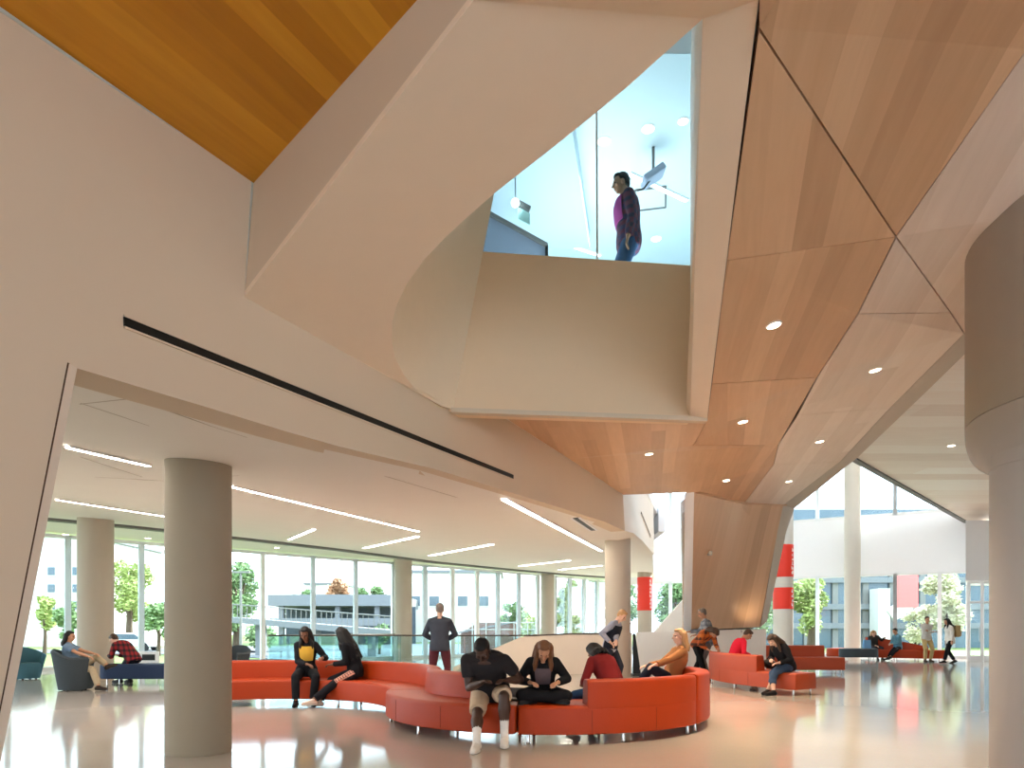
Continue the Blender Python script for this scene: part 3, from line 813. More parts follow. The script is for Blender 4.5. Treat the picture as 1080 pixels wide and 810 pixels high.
def arc_sofa(name, c, r0, r1, a0, a1, back, ba0, ba1, label, mat='leather', seat=.425, topz=.72, base=.11, bt=.17, group=None, legs=None, flush=False):
    am = R((a0+a1)/2)
    t = empty(name, (c[0]+(r0+r1)/2*math.cos(am), c[1]+(r0+r1)/2*math.sin(am), 0))
    sweep(c, rounded(r0, r1, base, seat, .045), a0, a1).build('seat', M[mat], t, smooth=True)
    if back:
        lo, hi = (r1-bt, r1) if back == 'out' else (r0, r0+bt)
        lean = .035 if back == 'out' else -.035
        z0 = seat-.045 if flush else seat-.01
        prof = rounded(lo, hi, z0, topz, .04)
        fr = hi if back == 'in' else lo          # sitting side is the sloped one
        prof = [(r+(lean*(1-(z-z0)/(topz-z0))*(-1) if abs(r-fr) < bt*.5 else 0), z) for r, z in prof]
        sweep(c, prof, ba0, ba1).build('backrest', M[mat], t, smooth=True)
    # stitched seams on the seat
    for a in ((a0*2+a1)/3, (a0+a1*2)/3):
        for rr in ((r1+.001,) if back != 'in' else (r1+.001,)):
            p = Vector((c[0]+rr*math.cos(R(a)), c[1]+rr*math.sin(R(a)), 0))
            sm = MB(); sm.bar(p+Vector((0,0,base+.02)), p+Vector((0,0,seat-.05)), .004, .004, (math.cos(R(a)), math.sin(R(a)), 0)); sm.build('seam', M['seam'], t)
    d = math.degrees(.09/((r0+r1)/2))*(1 if a1 > a0 else -1)
    for a in (legs or (a0+d, (a0+a1)/2, a1-d)):
        for rr in (r0+.07, r1-.07): leg_at(t, c[0]+rr*math.cos(R(a)), c[1]+rr*math.sin(R(a)), base)
    tag(t, label, 'sofa', group); return t
A_C, B_C = (-3.70, 9.12), (.47, 9.49)
SG = 'curved orange sofa pieces of the winding lounge'
arc_sofa('curved_sofa', A_C, 2.03, 2.75, 5.3, 124, 'out', 5.3, 119, 'concave orange leather sofa with the two people in black sitting on it', group=SG)
arc_sofa('curved_sofa', B_C, 1.47, 2.19, 185.4, 258.6, 'in', 185.6, 240, 'convex orange leather sofa with its back behind the person in shorts', group=SG)
arc_sofa('curved_sofa', B_C, 1.47, 2.19, 259.2, 322.6, 'out', 279, 322.4, 'orange leather sofa whose backrest faces the camera below the person in red', group=SG, topz=.70, flush=True, bt=.19)
arc_sofa('curved_sofa', B_C, 1.47, 2.19, 323.2, 384, 'out', 323.4, 384, 'orange leather sofa end piece curving away under the reclining person in tan', group=SG, topz=.71, flush=True, bt=.19)
E_C = (8.85, 15.2)
SG2 = 'rust sofas in front of the wood pier'
arc_sofa('curved_sofa', E_C, 3.62, 4.30, 167, 214.5, 'out', 167, 202, 'rust leather sofa showing its back, a person in black on its end', 'leather_rust', group=SG2, topz=.74, flush=True, bt=.19)
F_C = (8.3, 13.0)
arc_sofa('curved_sofa', F_C, 6.35, 7.05, 80, 98.3, 'out', 83.5, 98.3, 'rust leather sofa facing the hall in front of the white column', 'leather_rust', group=SG2, seat=.47, topz=.80)
# small bag left on the rust sofa
t = empty('shoulder_bag', P(807,704,13.5))
bm_ = MB().ell((5.20,13.78,.55), (.14,.2,.095), rot=Matrix.Rotation(R(18),3,'Y')); bm_.build('body', M['black'], t, smooth=True)
MB().tube([(5.12,13.62,.58),(5.14,13.6,.70),(5.18,13.74,.72),(5.16,13.94,.58)], .014, 8).build('strap', M['black'], t, smooth=True)
tag(t, 'black shoulder bag lying on the rust sofa behind the person in black', 'bag')

def block(t, name, mat, size, loc, rz=0, r=.05):
    mb_ = MB().box((-size[0]/2,-size[1]/2,-size[2]/2),(size[0]/2,size[1]/2,size[2]/2), Matrix.Translation(loc) @ Matrix.Rotation(rz,4,'Z'))
    o = mb_.build(name, mat, t, bevel=r); o.modifiers['b'].segments = 4
    for p in o.data.polygons: p.use_smooth = True
    return o
# far sofas by the entry glass
def wavy_sofa():
    y0 = 28.3
    pts = [G(915,28.8), G(945,28.0), G(970,27.5), G(998,27.3)]
    t = empty('curved_sofa', pts[1])
    rb, rs = [], []
    N_ = 16
    def spline(k):
        s = k*(len(pts)-1); i = min(int(s), len(pts)-2); f = s-i
        return pts[i].lerp(pts[i+1], f)
    for k in range(N_+1):
        p = spline(k/N_); d = Vector((.93,-.36,0)).normalized(); nrm = Vector((-d.y*-1, d.x,0)).normalized()
        nrm = Vector((.36,.93,0))
        rs.append([p+Vector((0,0,.10)), p+nrm*.75+Vector((0,0,.10)), p+nrm*.75+Vector((0,0,.42)), p+nrm*.04+Vector((0,0,.45)), p+Vector((0,0,.41))])
        if k <= 13:
            zt_ = .95-.38*(k/13)**1.3
            rb.append([p+nrm*.52+Vector((0,0,.40)), p+nrm*.74+Vector((0,0,.40)), p+nrm*.74+Vector((0,0,zt_)), p+nrm*.58+Vector((0,0,zt_))])
    MB().rings(rs).build('seat', M['leather'], t, smooth=True); MB().rings(rb).build('backrest', M['leather'], t, smooth=True)
    for k in (.04,.35,.65,.96):
        q = spline(k)+Vector((.03,.08,0)); leg_at(t, q.x, q.y, .1); leg_at(t, q.x+.2, q.y+.55, .1)
    tag(t, 'far orange sofa with a sloping back along the entry glass', 'sofa'); return t
wavy_sofa()
def ottoman(name, c, L, W_, z0, z1, rz, mat, label, group=None):
    t = empty(name, c); mb_ = MB(); rg = []
    def stad(s, z):
        out = []; r = W_/2*s; l = L/2-W_/2
        for k in range(20):
            a = 2*math.pi*(k+.5)/20; x = r*math.cos(a)+(l if math.cos(a) > 0 else -l); y = r*math.sin(a)
            q = Matrix.Rotation(rz,3,'Z') @ Vector((x,y,z)); out.append(q+Vector(c))
        return out
    mb_.rings([stad(.96,z0), stad(.99,z0+.02), stad(1,z0+.05), stad(1,z1-.06), stad(.985,z1-.025), stad(.94,z1-.005), stad(.86,z1)]); mb_.build('cushion', M[mat], t, smooth=True)
    pp = MB().rings([stad(1.004,(z0+z1)/2-.006), stad(1.006,(z0+z1)/2+.006)], cap=False); 
    for sx in (-1,1):
        for sy in (-1,1):
            q = Matrix.Rotation(rz,3,'Z') @ Vector((sx*(L/2-.25), sy*(W_/2-.12),0))+Vector(c); leg_at(t, q.x, q.y, z0)
    tag(t, label, 'ottoman', group); return t
ottoman('bench_ottoman', (-8.25,15.4,0), 1.95, .75, .16, .48, R(2), 'navy', 'long navy ottoman with the person in red plaid sitting on it')
ottoman('bench_ottoman', (14.15,27.9,0), 1.5, .7, .14, .50, R(-6), 'slate', 'slate blue ottoman by the entry glass left of the far orange sofa')
t = empty('sofa_pouf', G(883,29.4)); q = G(883,29.4)
MB().lathe((q.x+.1,q.y+.2,0), [(.42,.1),(.44,.14),(.44,.42),(.40,.47),(.30,.48)], 28).build('cushion', M['leather'], t, smooth=True)
for a in (20,140,260): leg_at(t, q.x+.1+.3*math.cos(R(a)), q.y+.2+.3*math.sin(R(a)), .1)
tag(t, 'round orange pouf showing behind the slate blue ottoman', 'pouf')
def tub_chair(c, rz, mat, label, s=1.0, group='tub chairs in the lounge'):
    t = empty('tub_chair', c); rot = Matrix.Translation(Vector(c)) @ Matrix.Rotation(rz,4,'Z') @ Matrix.Scale(s,4)
    # shell: open towards +Y, back high, arms lower, narrowing to the floor
    outer_b, outer_t, in_t, in_b = [], [], [], []
    n_ = 28; ob, ot, it, ib = [], [], [], []
    for k in range(n_+1):
        a = R(135+ (405-135)*k/n_)       # from right front round the back (-Y) to the left front
        back = max(0, -math.sin(a)); zt_ = .66+.17*back**1.2
        ob.append(Vector((.30*math.cos(a), .30*math.sin(a), .02))); ot.append(Vector((.45*math.cos(a), .43*math.sin(a), zt_)))
        it.append(Vector((.36*math.cos(a), .34*math.sin(a), zt_-.005))); ib.append(Vector((.30*math.cos(a), .28*math.sin(a), .36)))
    rings_ = []
    for k in range(n_+1):
        m1 = ob[k].lerp(ot[k], .5)+Vector((0,0,.0)); tp_ = (ot[k]+it[k])/2+Vector((0,0,.03))
        rings_.append([rot @ p for p in (ob[k], m1, ot[k]-Vector((0,0,.02)), tp_, it[k]-Vector((0,0,.02)), ib[k], ib[k]*.95+Vector((0,0,-.3)))])
    MB().rings(rings_).build('shell', M[mat], t, smooth=True)
    mb_ = MB(); mb_.lathe((0,0,0), [(.27,.03),(.30,.08),(.33,.36),(.32,.42),(.26,.445)], 28); mb_.v = [rot @ (v+Vector((0,.03,0))) for v in mb_.v]
    mb_.build('seat', M[mat], t, smooth=True)
    for a in (45,135,225,315):
        q = rot @ Vector((.22*math.cos(R(a)), .22*math.sin(R(a)), 0)); MB().lathe((q.x,q.y,0), [(.025,0),(.025,.035)], 10).build('foot', M['black'], t)
    tag(t, label, 'armchair', group); return t
CH = Vector((-9.02,14.1,0))
tub_chair(CH, R(-68), 'slate', 'dark slate tub chair holding the person in the blue top', 1.0)
tub_chair(G(24,17.0)+Vector((-.05,.2,0)), R(-120), 'teal', 'teal tub chair half hidden by the slanted jamb', .95)
tub_chair(G(245,17.2), R(170), 'slate', 'dark tub chair showing behind the near end of the concave sofa', 1.0)
ottoman('bench_ottoman', (G(276,18.5).x, 18.5, 0), 1.5, .6, .16, .44, 0, 'navy', 'dark blue bench beside the glass balustrade behind the concave sofa')
# white notice sign standing by the window
t = empty('floor_sign', G(157,18.6))
q = G(157,18.6)
MB().box((q.x-.28,q.y-.02,.25),(q.x+.28,q.y+.02,.66)).build('board', M['bright_white'], t, bevel=.008)
MB().box((q.x-.17,q.y-.03,.42),(q.x+.18,q.y-.021,.58)).build('print', M['black'], t)
for s_ in (-1,1): MB().tube([(q.x+s_*.22,q.y,0),(q.x+s_*.22,q.y,.3)], .015, 8).build('leg', M['steel'], t)
tag(t, 'low white board with a dark print at the window behind the person in plaid', 'sign')
# light blue bag on the far ottoman
t = empty('tote_bag', G(916,27.9,.5)); q = G(915,27.9,.5)
MB().prism([q+Vector((-.17,0,.0)), q+Vector((.17,0,0)), q+Vector((.14,0,.34)), q+Vector((-.14,0,.34))], (0,.12,0)).build('body', pmat('sky_blue_canvas', (120,170,214), .8), t, bevel=.02)
MB().tube([q+Vector((-.08,.06,.33)), q+Vector((-.06,.06,.46)), q+Vector((.06,.06,.46)), q+Vector((.08,.06,.33))], .012, 8).build('handle', M['navy'], t)
tag(t, 'light blue tote bag on the slate ottoman beside the reclining visitor', 'bag')
# ================================================================ people
SK = {'light': pmat('skin_light', (214, 170, 146), .5, noise=.04), 'tan': pmat('skin_tan', (190, 138, 108), .5, noise=.04),
      'brown': pmat('skin_brown', (122, 80, 58), .5, noise=.04), 'dark': pmat('skin_dark', (74, 50, 40), .5, noise=.04)}
HAIR = {'black': pmat('hair_black', (20, 17, 16), .65, noise=.2, scale=40), 'brown': pmat('hair_brown', (70, 48, 34), .5, noise=.2, scale=40),
        'blond': pmat('hair_blond', (176, 134, 88), .5, noise=.15, scale=40), 'auburn': pmat('hair_auburn', (112, 72, 46), .5, noise=.2, scale=40), 'grey': pmat('hair_grey', (120, 108, 98), .5, noise=.15, scale=40)}
_cl = {}
def cloth(rgb, rough=.85):
    if rgb not in _cl: _cl[rgb] = pmat('cloth_%02x%02x%02x' % rgb, rgb, rough, noise=.12, scale=14, bump=.12, spec=.2)
    return _cl[rgb]
def plaid(name, base, line1, line2, sc=9.0):
    m, nt, out = new_mat(name); N = nt.nodes.new; L = nt.links.new
    tc = N('ShaderNodeTexCoord'); sp = N('ShaderNodeSeparateXYZ'); L(tc.outputs['Object'], sp.inputs[0])
    def stripe(sock, k, w):
        a = N('ShaderNodeMath'); a.operation = 'MULTIPLY'; a.inputs[1].default_value = k; L(sock, a.inputs[0])
        f = N('ShaderNodeMath'); f.operation = 'FRACT'; L(a.outputs[0], f.inputs[0])
        g = N('ShaderNodeMath'); g.operation = 'LESS_THAN'; g.inputs[1].default_value = w; L(f.outputs[0], g.inputs[0]); return g.outputs[0]
    ad = N('ShaderNodeMath'); ad.operation = 'ADD'; L(sp.outputs[0], ad.inputs[0]); L(sp.outputs[1], ad.inputs[1])
    v = stripe(ad.outputs[0], sc, .45); h = stripe(sp.outputs[2], sc, .45)
    s = N('ShaderNodeMath'); s.operation = 'ADD'; L(v, s.inputs[0]); L(h, s.inputs[1])
    cr = N('ShaderNodeValToRGB'); cr.color_ramp.interpolation = 'CONSTANT'; e = cr.color_ramp.elements
    e[0].position = 0; e[0].color = srgb(*base); e[1].position = .75; e[1].color = srgb(*line2); x = e.new(.25); x.color = srgb(*line1)
    dv = N('ShaderNodeMath'); dv.operation = 'MULTIPLY'; dv.inputs[1].default_value = .5; L(s.outputs[0], dv.inputs[0]); L(dv.outputs[0], cr.inputs[0])
    b = N('ShaderNodeBsdfPrincipled'); b.inputs['Roughness'].default_value = .85; L(cr.outputs[0], b.inputs['Base Color']); L(b.outputs[0], out.inputs[0]); return m
M['plaid_red'] = plaid('red_black_plaid', (150, 28, 34), (92, 18, 26), (26, 16, 22), 8)
M['plaid_navy'] = plaid('navy_red_plaid', (58, 48, 84), (104, 40, 60), (36, 34, 60), 9)
M['plaid_grey'] = plaid('grey_plaid', (150, 148, 150), (120, 124, 134), (96, 96, 104), 9)
M['tortoise'] = plaid('orange_pattern', (196, 104, 34), (168, 78, 26), (70, 38, 22), 7)
M['eye'] = pmat('eye', (36, 26, 22), .2)
M['shoe_sole'] = pmat('rubber_sole', (210, 206, 198), .8)

PENDING = []
def remesh(o, voxel, smooth=2, ratio=.35):
    r = o.modifiers.new('r', 'REMESH'); r.mode = 'VOXEL'; r.voxel_size = voxel; r.use_smooth_shade = True
    if smooth:
        s = o.modifiers.new('s', 'SMOOTH'); s.factor = .5; s.iterations = smooth
    if ratio < 1:
        d = o.modifiers.new('d', 'DECIMATE'); d.ratio = ratio
    PENDING.append(o); return o
def bake_pending():
    bpy.context.view_layer.update(); dg = bpy.context.evaluated_depsgraph_get()
    for o in PENDING:
        me = bpy.data.meshes.new_from_object(o.evaluated_get(dg)); o['_m'] = 1
        mats = [s.material for s in o.material_slots]
        PENDING_DONE.append((o, me, mats))
    for o, me, mats in PENDING_DONE:
        o.modifiers.clear(); old = o.data; o.data = me; me.name = o.name
        if not me.materials and mats: me.materials.append(mats[0])
        for p in me.polygons: p.use_smooth = True
        del o['_m']
        bpy.data.meshes.remove(old)
    PENDING.clear()
PENDING_DONE = []

def two_bone(a, t, l1, l2, pole):
    d = t-a; D = d.length; D2 = min(D, (l1+l2)*.995); u = d.normalized(); t = a+u*D2
    x = (l1*l1-l2*l2+D2*D2)/(2*D2); h = math.sqrt(max(0, l1*l1-x*x))
    p = pole-u*pole.dot(u); p = p.normalized() if p.length > 1e-4 else u.orthogonal().normalized()
    return a+u*x+p*h, t
def limb(mb, pts, rs, n=12, infl=0, cap0=True, cap1=True):
    """tapered limb with rounded ends"""
    pts = [Vector(p) for p in pts]; rs = [r+infl for r in rs]; P_, R_ = [], []
    d0 = (pts[1]-pts[0]).normalized(); d1 = (pts[-1]-pts[-2]).normalized()
    if cap0:
        for k in (.98, .8, .45): P_.append(pts[0]-d0*rs[0]*k); R_.append(rs[0]*math.sqrt(1-k*k))
    P_ += pts; R_ += rs
    if cap1:
        for k in (.45, .8, .98): P_.append(pts[-1]+d1*rs[-1]*k); R_.append(rs[-1]*math.sqrt(1-k*k))
    mb.tube(P_, R_, n)
def ellipse_loft(mb, rings_, n=20):
    """rings_: (centre, right, front, rx, ry)"""
    out = []
    for c, r, f, rx, ry in rings_:
        ring = []
        for k in range(n):
            t = 2*math.pi*k/n; cs, sn = math.cos(t), math.sin(t)
            e = .85
            ring.append(c+r*(rx*math.copysign(abs(cs)**e, cs))+f*(ry*math.copysign(abs(sn)**e, sn)))
        out.append(ring)
    mb.rings(out)

def person(label, loc, heading, hgt=1.72, lean=0, curve=8, roll=0, head=(0,0,0), feet=None, hands=None, skin='light', hair='short', haircol='brown',
           shirt=(80,80,90), sleeve='long', pants=(40,44,60), legs='long', shoes=(60,50,44), pelvis=.9, bulk=1.0, shirt_mat=None, shirt_len=.0, sock=None,
           knee_pole=None, elbow_pole=None, vox=.008, front=None, female=False, foot_yaw=(0,0), foot_pitch=(0,0), curl=40, group=None, scarf=None, twist=0, beard=False, jacket_tail=0):
    s = hgt/1.75
    root = empty('person', (loc[0], loc[1], loc[2] if len(loc) > 2 else 0))
    z0 = loc[2] if len(loc) > 2 else 0
    MW = Matrix.Translation((loc[0], loc[1], z0)) @ Matrix.Rotation(R(heading), 4, 'Z')
    inv = MW.inverted()
    X, Y, Z = Vector((1,0,0)), Vector((0,1,0)), Vector((0,0,1))
    P0 = Vector((0,0,pelvis*1.0))
    def rotm(p, y, r): return (Matrix.Rotation(R(y),3,'Z') @ Matrix.Rotation(R(-p),3,'X') @ Matrix.Rotation(R(r),3,'Y'))
    m1 = rotm(lean, twist*.3, roll); m2 = rotm(lean+curve*.5, twist*.7, roll); m3 = rotm(lean+curve, twist, roll)
    waist = P0+m1 @ Z*.17*s; chest = waist+m2 @ Z*.20*s; nb = chest+m3 @ Z*.165*s
    R3, F3 = m3 @ X, m3 @ Y
    fw = 0.92 if female else 1.0
    hipw = .09*s*bulk
    sh = [nb-m3 @ Z*.072*s+R3*(sg*.165*s*fw*bulk) for sg in (-1, 1)]
    hm = m3 @ rotm(head[0], head[1], head[2])
    neck_t = nb+(m3 @ Z*.5+hm @ Z*.5).normalized()*.085*s
    hc = neck_t+hm @ Vector((0,.018,.085))*s
    # legs
    hip = [P0+m1 @ X*(sg*hipw)-Z*.02*s for sg in (-1, 1)]
    if feet is None: feet = [(-.1,0,.08*s), (.1,.02,.08*s)]; fl_ = [Vector(f) for f in feet]
    else: fl_ = [inv @ Vector(f) if len(f) == 3 else Vector(f[:3]) for f in feet]   # three numbers: world; four: local
    knees, ank = [], []
    for i, sg in enumerate((-1, 1)):
        pole = Vector((sg*.25,1,.55)) if knee_pole is None else Vector(knee_pole[i])
        k, a_ = two_bone(hip[i], fl_[i], .435*s, .42*s, pole); knees.append(k); ank.append(a_)
    # arms
    if hands is None: hl = [Vector((-.22*bulk,.06,.82*s+pelvis-.9)), Vector((.22*bulk,.06,.82*s+pelvis-.9))]
    else: hl = [inv @ Vector(h) if len(h) == 3 else Vector(h[:3]) for h in hands]
    elb, wr = [], []
    for i, sg in enumerate((-1, 1)):
        pole = Vector((sg*.6,-.6,-.6)) if elbow_pole is None else Vector(elbow_pole[i])
        e_, w_ = two_bone(sh[i], hl[i], .285*s, .25*s, pole); elb.append(e_); wr.append(w_)
    def world(mb): mb.v = [MW @ v for v in mb.v]; return mb
    # ---- torso profile
    def torso(infl, z_from, z_to, ext=0.0):
        b = bulk; L_ = [(-.10,m1,P0,.15,.10),( -.03,m1,P0,.165,.115),(.05,m1,P0,.16,.115),(.13,m1,P0,.138,.105),
                        (.04,m2,waist,.142,.105),(.12,m2,waist,.155,.115),(.19,m2,waist,.162,.115),(.07,m3,chest,.168,.108),(.115,m3,chest,.155,.092),(.15,m3,chest,.10,.072),(.175,m3,chest,.058,.058)]
        if female: L_ = [(o,m,c,rx*(1.03 if i < 3 else .9),ry*(1 if i not in (5,6) else 1.1)) for i,(o,m,c,rx,ry) in enumerate(L_)]
        out = []
        for i, (o_, m_, c_, rx, ry) in enumerate(L_):
            if i < z_from or i > z_to: continue
            out.append((c_+m_ @ Z*(o_*s), m_ @ X, m_ @ Y, rx*s*b+infl, ry*s*b+infl))
        return out
    # ---- body (one continuous skin surface)
    mb = MB()
    ellipse_loft(mb, torso(-.006, 0, 10))
    limb(mb, [nb-m3 @ Z*.03*s, neck_t+hm @ Z*.03*s], [.058*s, .052*s])
    for i, sg in enumerate((-1, 1)):
        limb(mb, [hip[i], hip[i].lerp(knees[i],.35), hip[i].lerp(knees[i],.8), knees[i]], [.082*s*bulk,.078*s*bulk,.058*s*bulk,.053*s])
        limb(mb, [knees[i], knees[i].lerp(ank[i],.3), knees[i].lerp(ank[i],.7), ank[i]], [.052*s,.056*s*bulk,.042*s,.036*s])
        limb(mb, [sh[i], sh[i].lerp(elb[i],.4), elb[i]], [.052*s*bulk,.046*s*bulk,.039*s])
        limb(mb, [nb-m3 @ Z*.005*s+R3*(sg*.03*s), sh[i]+m3 @ Z*.012*s], [.046*s,.044*s*bulk])
        limb(mb, [elb[i], elb[i].lerp(wr[i],.35), wr[i]], [.040*s,.041*s*bulk,.027*s])
        # foot
        fy = rotm(0, foot_yaw[i]+(8 if sg < 0 else -8), 0) @ rotm(foot_pitch[i],0,0)
        hv = ank[i]-fy @ Z*.045*s
        limb(mb, [hv-fy @ Y*.035*s, hv+fy @ Y*.08*s-fy @ Z*.008*s, hv+fy @ Y*.165*s-fy @ Z*.018*s], [.036*s,.036*s,.024*s])
        # hand: palm, four fingers of unequal length, thumb from the side of the palm
        d = (wr[i]-elb[i]).normalized(); side = d.cross(Z); side = side.normalized() if side.length > .1 else X.copy()
        side = -side*sg*-1 if False else side
        nrm = side.cross(d).normalized()
        if nrm.z > 0: nrm = -nrm               # palm looks down
        tdir = side if side.dot((chest-wr[i])) > 0 else -side   # thumb towards the body midline
        pal = [wr[i], wr[i]+d*.045*s, wr[i]+d*.085*s]
        for off_ in (-.024, 0, .024):
            limb(mb, [p+tdir*off_*s*(.6 if j == 0 else 1) for j, p in enumerate(pal)], [.017*s,.016*s,.014*s], 8)
        for j, (o_, ln) in enumerate(((.031,.066),(.011,.076),(-.010,.070),(-.030,.055))):
            b0 = pal[2]+tdir*o_*s; a1, a2, a3 = R(curl*.45), R(curl*1.0), R(curl*1.5)
            dd = lambda a: d*math.cos(a)+nrm*math.sin(a)
            b1 = b0+dd(a1)*ln*.45*s; b2 = b1+dd(a2)*ln*.32*s; b3 = b2+dd(a3)*ln*.26*s
            limb(mb, [b0-d*.02*s, b0, b1, b2, b3], [.0095*s,.0095*s,.009*s,.0085*s,.0075*s], 8)
        t0 = wr[i]+d*.028*s+tdir*.028*s; t1 = t0+(d*.6+tdir*.75+nrm*.25).normalized()*.036*s; t2 = t1+(d*.85+tdir*.35+nrm*.4).normalized()*.03*s
        limb(mb, [t0-tdir*.012*s, t0, t1, t2], [.013*s,.012*s,.0105*s,.009*s], 8)
    # head with face
    hp = lambda x, y, z: hc+hm @ Vector((x,y,z))*s
    h3 = hm
    mb.ell(hp(0,-.006,.022), (.074*s,.094*s,.096*s), rot=h3); mb.ell(hp(0,.026,-.035), (.058*s,.068*s,.078*s), rot=h3)
    mb.ell(hp(0,.052,-.088), (.030*s,.028*s,.024*s), rot=h3)                              # chin
    limb(mb, [hp(0,.090,.012), hp(0,.112,-.028)], [.009*s,.0145*s], 8)                     # nose
    for sg in (-1, 1):
        mb.ell(hp(sg*.074,-.004,-.012), (.010*s,.022*s,.032*s), rot=h3)                    # ears
        limb(mb, [hp(sg*.014,.090,.026), hp(sg*.045,.080,.026)], [.011*s,.010*s], 8)       # brow
        mb.ell(hp(sg*.042,.070,-.022), (.022*s,.018*s,.018*s), rot=h3)                     # cheek
    limb(mb, [hp(-.020,.086,-.060), hp(0,.094,-.059), hp(.020,.086,-.060)], [.007*s,.009*s,.007*s], 8)   # lips
    o = world(mb).build('body', SK[skin], root, smooth=True); remesh(o, vox, 2, .4)
    for sg in (-1, 1):
        e = MB().ell(hp(sg*.030,.0785,.006), (.012*s,.010*s,.010*s), 10, 7, rot=h3); world(e).build('eye', M['eye'], root, smooth=True)
    # ---- trousers / shorts
    mb = MB(); iv = .014
    ellipse_loft(mb, torso(iv*.75, 0, 3)); 
    for i in range(2):
        k, a_ = knees[i], ank[i]
        if legs == 'short':
            e_ = hip[i].lerp(k,.92)
            limb(mb, [hip[i], hip[i].lerp(k,.4), e_], [.086*s*bulk,.080*s*bulk,.066*s*bulk], infl=.010, cap1=False)
        else:
            e_ = k.lerp(a_,.90 if legs == 'long' else .62)
            limb(mb, [hip[i], hip[i].lerp(k,.4), k], [.083*s*bulk,.079*s*bulk,.060*s], infl=iv)
            limb(mb, [k, k.lerp(a_,.35), e_], [.056*s,.058*s*bulk,.050*s], infl=iv, cap1=False)
    o = world(mb).build('shorts' if legs == 'short' else 'trousers', cloth(pants) if isinstance(pants, tuple) else pants, root, smooth=True); remesh(o, .012, 2, .5)
    # ---- shirt / jacket
    mb = MB(); iv = .024
    ellipse_loft(mb, torso(iv, 0, 9))
    if jacket_tail:
        lo_ = P0-Z*(.10+jacket_tail)*s
        ellipse_loft(mb, [(lo_, X, Y, .19*s, .14*s), (P0+Z*.05*s, X, Y, .175*s*bulk, .13*s*bulk)])
    for i in range(2):
        limb(mb, [nb-m3 @ Z*.012*s+R3*((-1,1)[i]*.035*s), sh[i]+m3 @ Z*.012*s], [.048*s,.046*s*bulk], infl=.010)
        limb(mb, [sh[i]-(elb[i]-sh[i])*.02, sh[i].lerp(elb[i],.45), elb[i] if sleeve == 'long' else sh[i].lerp(elb[i],.62)], [.056*s*bulk,.052*s*bulk,.046*s if sleeve == 'long' else .054*s], infl=.010, cap1=sleeve == 'long')
        if sleeve == 'long':
            limb(mb, [elb[i], elb[i].lerp(wr[i],.4), elb[i].lerp(wr[i],.93)], [.046*s,.044*s*bulk,.036*s], infl=.009, cap1=False)
        elif sleeve == 'rolled':
            limb(mb, [sh[i].lerp(elb[i],.6), elb[i], elb[i].lerp(wr[i],.3)], [.054*s,.046*s,.045*s], infl=.010, cap1=False)
    o = world(mb).build('shirt', shirt_mat or cloth(shirt), root, smooth=True); remesh(o, .012, 2, .5)
    if front:                                  # the open front of a jacket shows the top under it
        col, wd = front[:2]; rr = torso(iv+.010, front[2] if len(front) > 2 else 4, 8); out = []
        for c, r_, f_, rx, ry in rr:
            pw = lambda v_: math.copysign(abs(v_)**.85, v_)
            out.append([c+r_*(rx*pw(math.cos(R(a))))+f_*(ry*pw(math.sin(R(a)))) for a in (90-wd, 90-wd*.75, 90-wd*.5, 90-wd*.25, 90, 90+wd*.25, 90+wd*.5, 90+wd*.75, 90+wd)]+[c+r_*(.9*rx*math.cos(R(a)))+f_*(ry*math.sin(R(a))*.86) for a in (90+wd, 90+wd*.5, 90, 90-wd*.5, 90-wd)])
        m_ = MB().rings(out); world(m_).build('undershirt', cloth(col), root, smooth=True)
    # ---- socks, shoes
    for i in range(2):
        fy = rotm(0, foot_yaw[i]+(8 if i == 0 else -8), 0) @ rotm(foot_pitch[i],0,0)
        a_ = ank[i]
        if sock:
            m_ = MB(); u_ = (knees[i]-a_).normalized()
            limb(m_, [a_-u_*.02*s, a_+u_*.10*s, a_+u_*.19*s], [.042*s,.044*s,.050*s], cap1=False); world(m_).build('sock', cloth(sock), root, smooth=True)
        m_ = MB(); hv = a_-fy @ Z*.045*s
        limb(m_, [hv-fy @ Y*.04*s, hv+fy @ Y*.02*s+fy @ Z*.012*s, hv+fy @ Y*.09*s-fy @ Z*.004*s, hv+fy @ Y*.175*s-fy @ Z*.012*s], [.045*s,.047*s,.044*s,.034*s])
        limb(m_, [a_-fy @ Z*.03*s, a_+fy @ Z*.025*s], [.044*s,.044*s], cap1=False)
        o = world(m_).build('shoe', cloth(shoes, .6), root, smooth=True); remesh(o, .010, 2, .6)
        m_ = MB(); rr = []
        for zz in (-.083, -.062):
            ring = []
            for k in range(18):
                t = 2*math.pi*k/18; y_ = .066+.133*math.sin(t); x_ = .047*math.cos(t)*(1+.12*math.sin(t))
                ring.append(a_+fy @ Vector((x_, y_, zz))*s)
            rr.append(ring)
        so2 = MB().rings(rr); world(so2).build('sole', M['shoe_sole'] if sum(shoes) > 240 else M['black'], o, smooth=True)
    # ---- hair
    mb = MB()
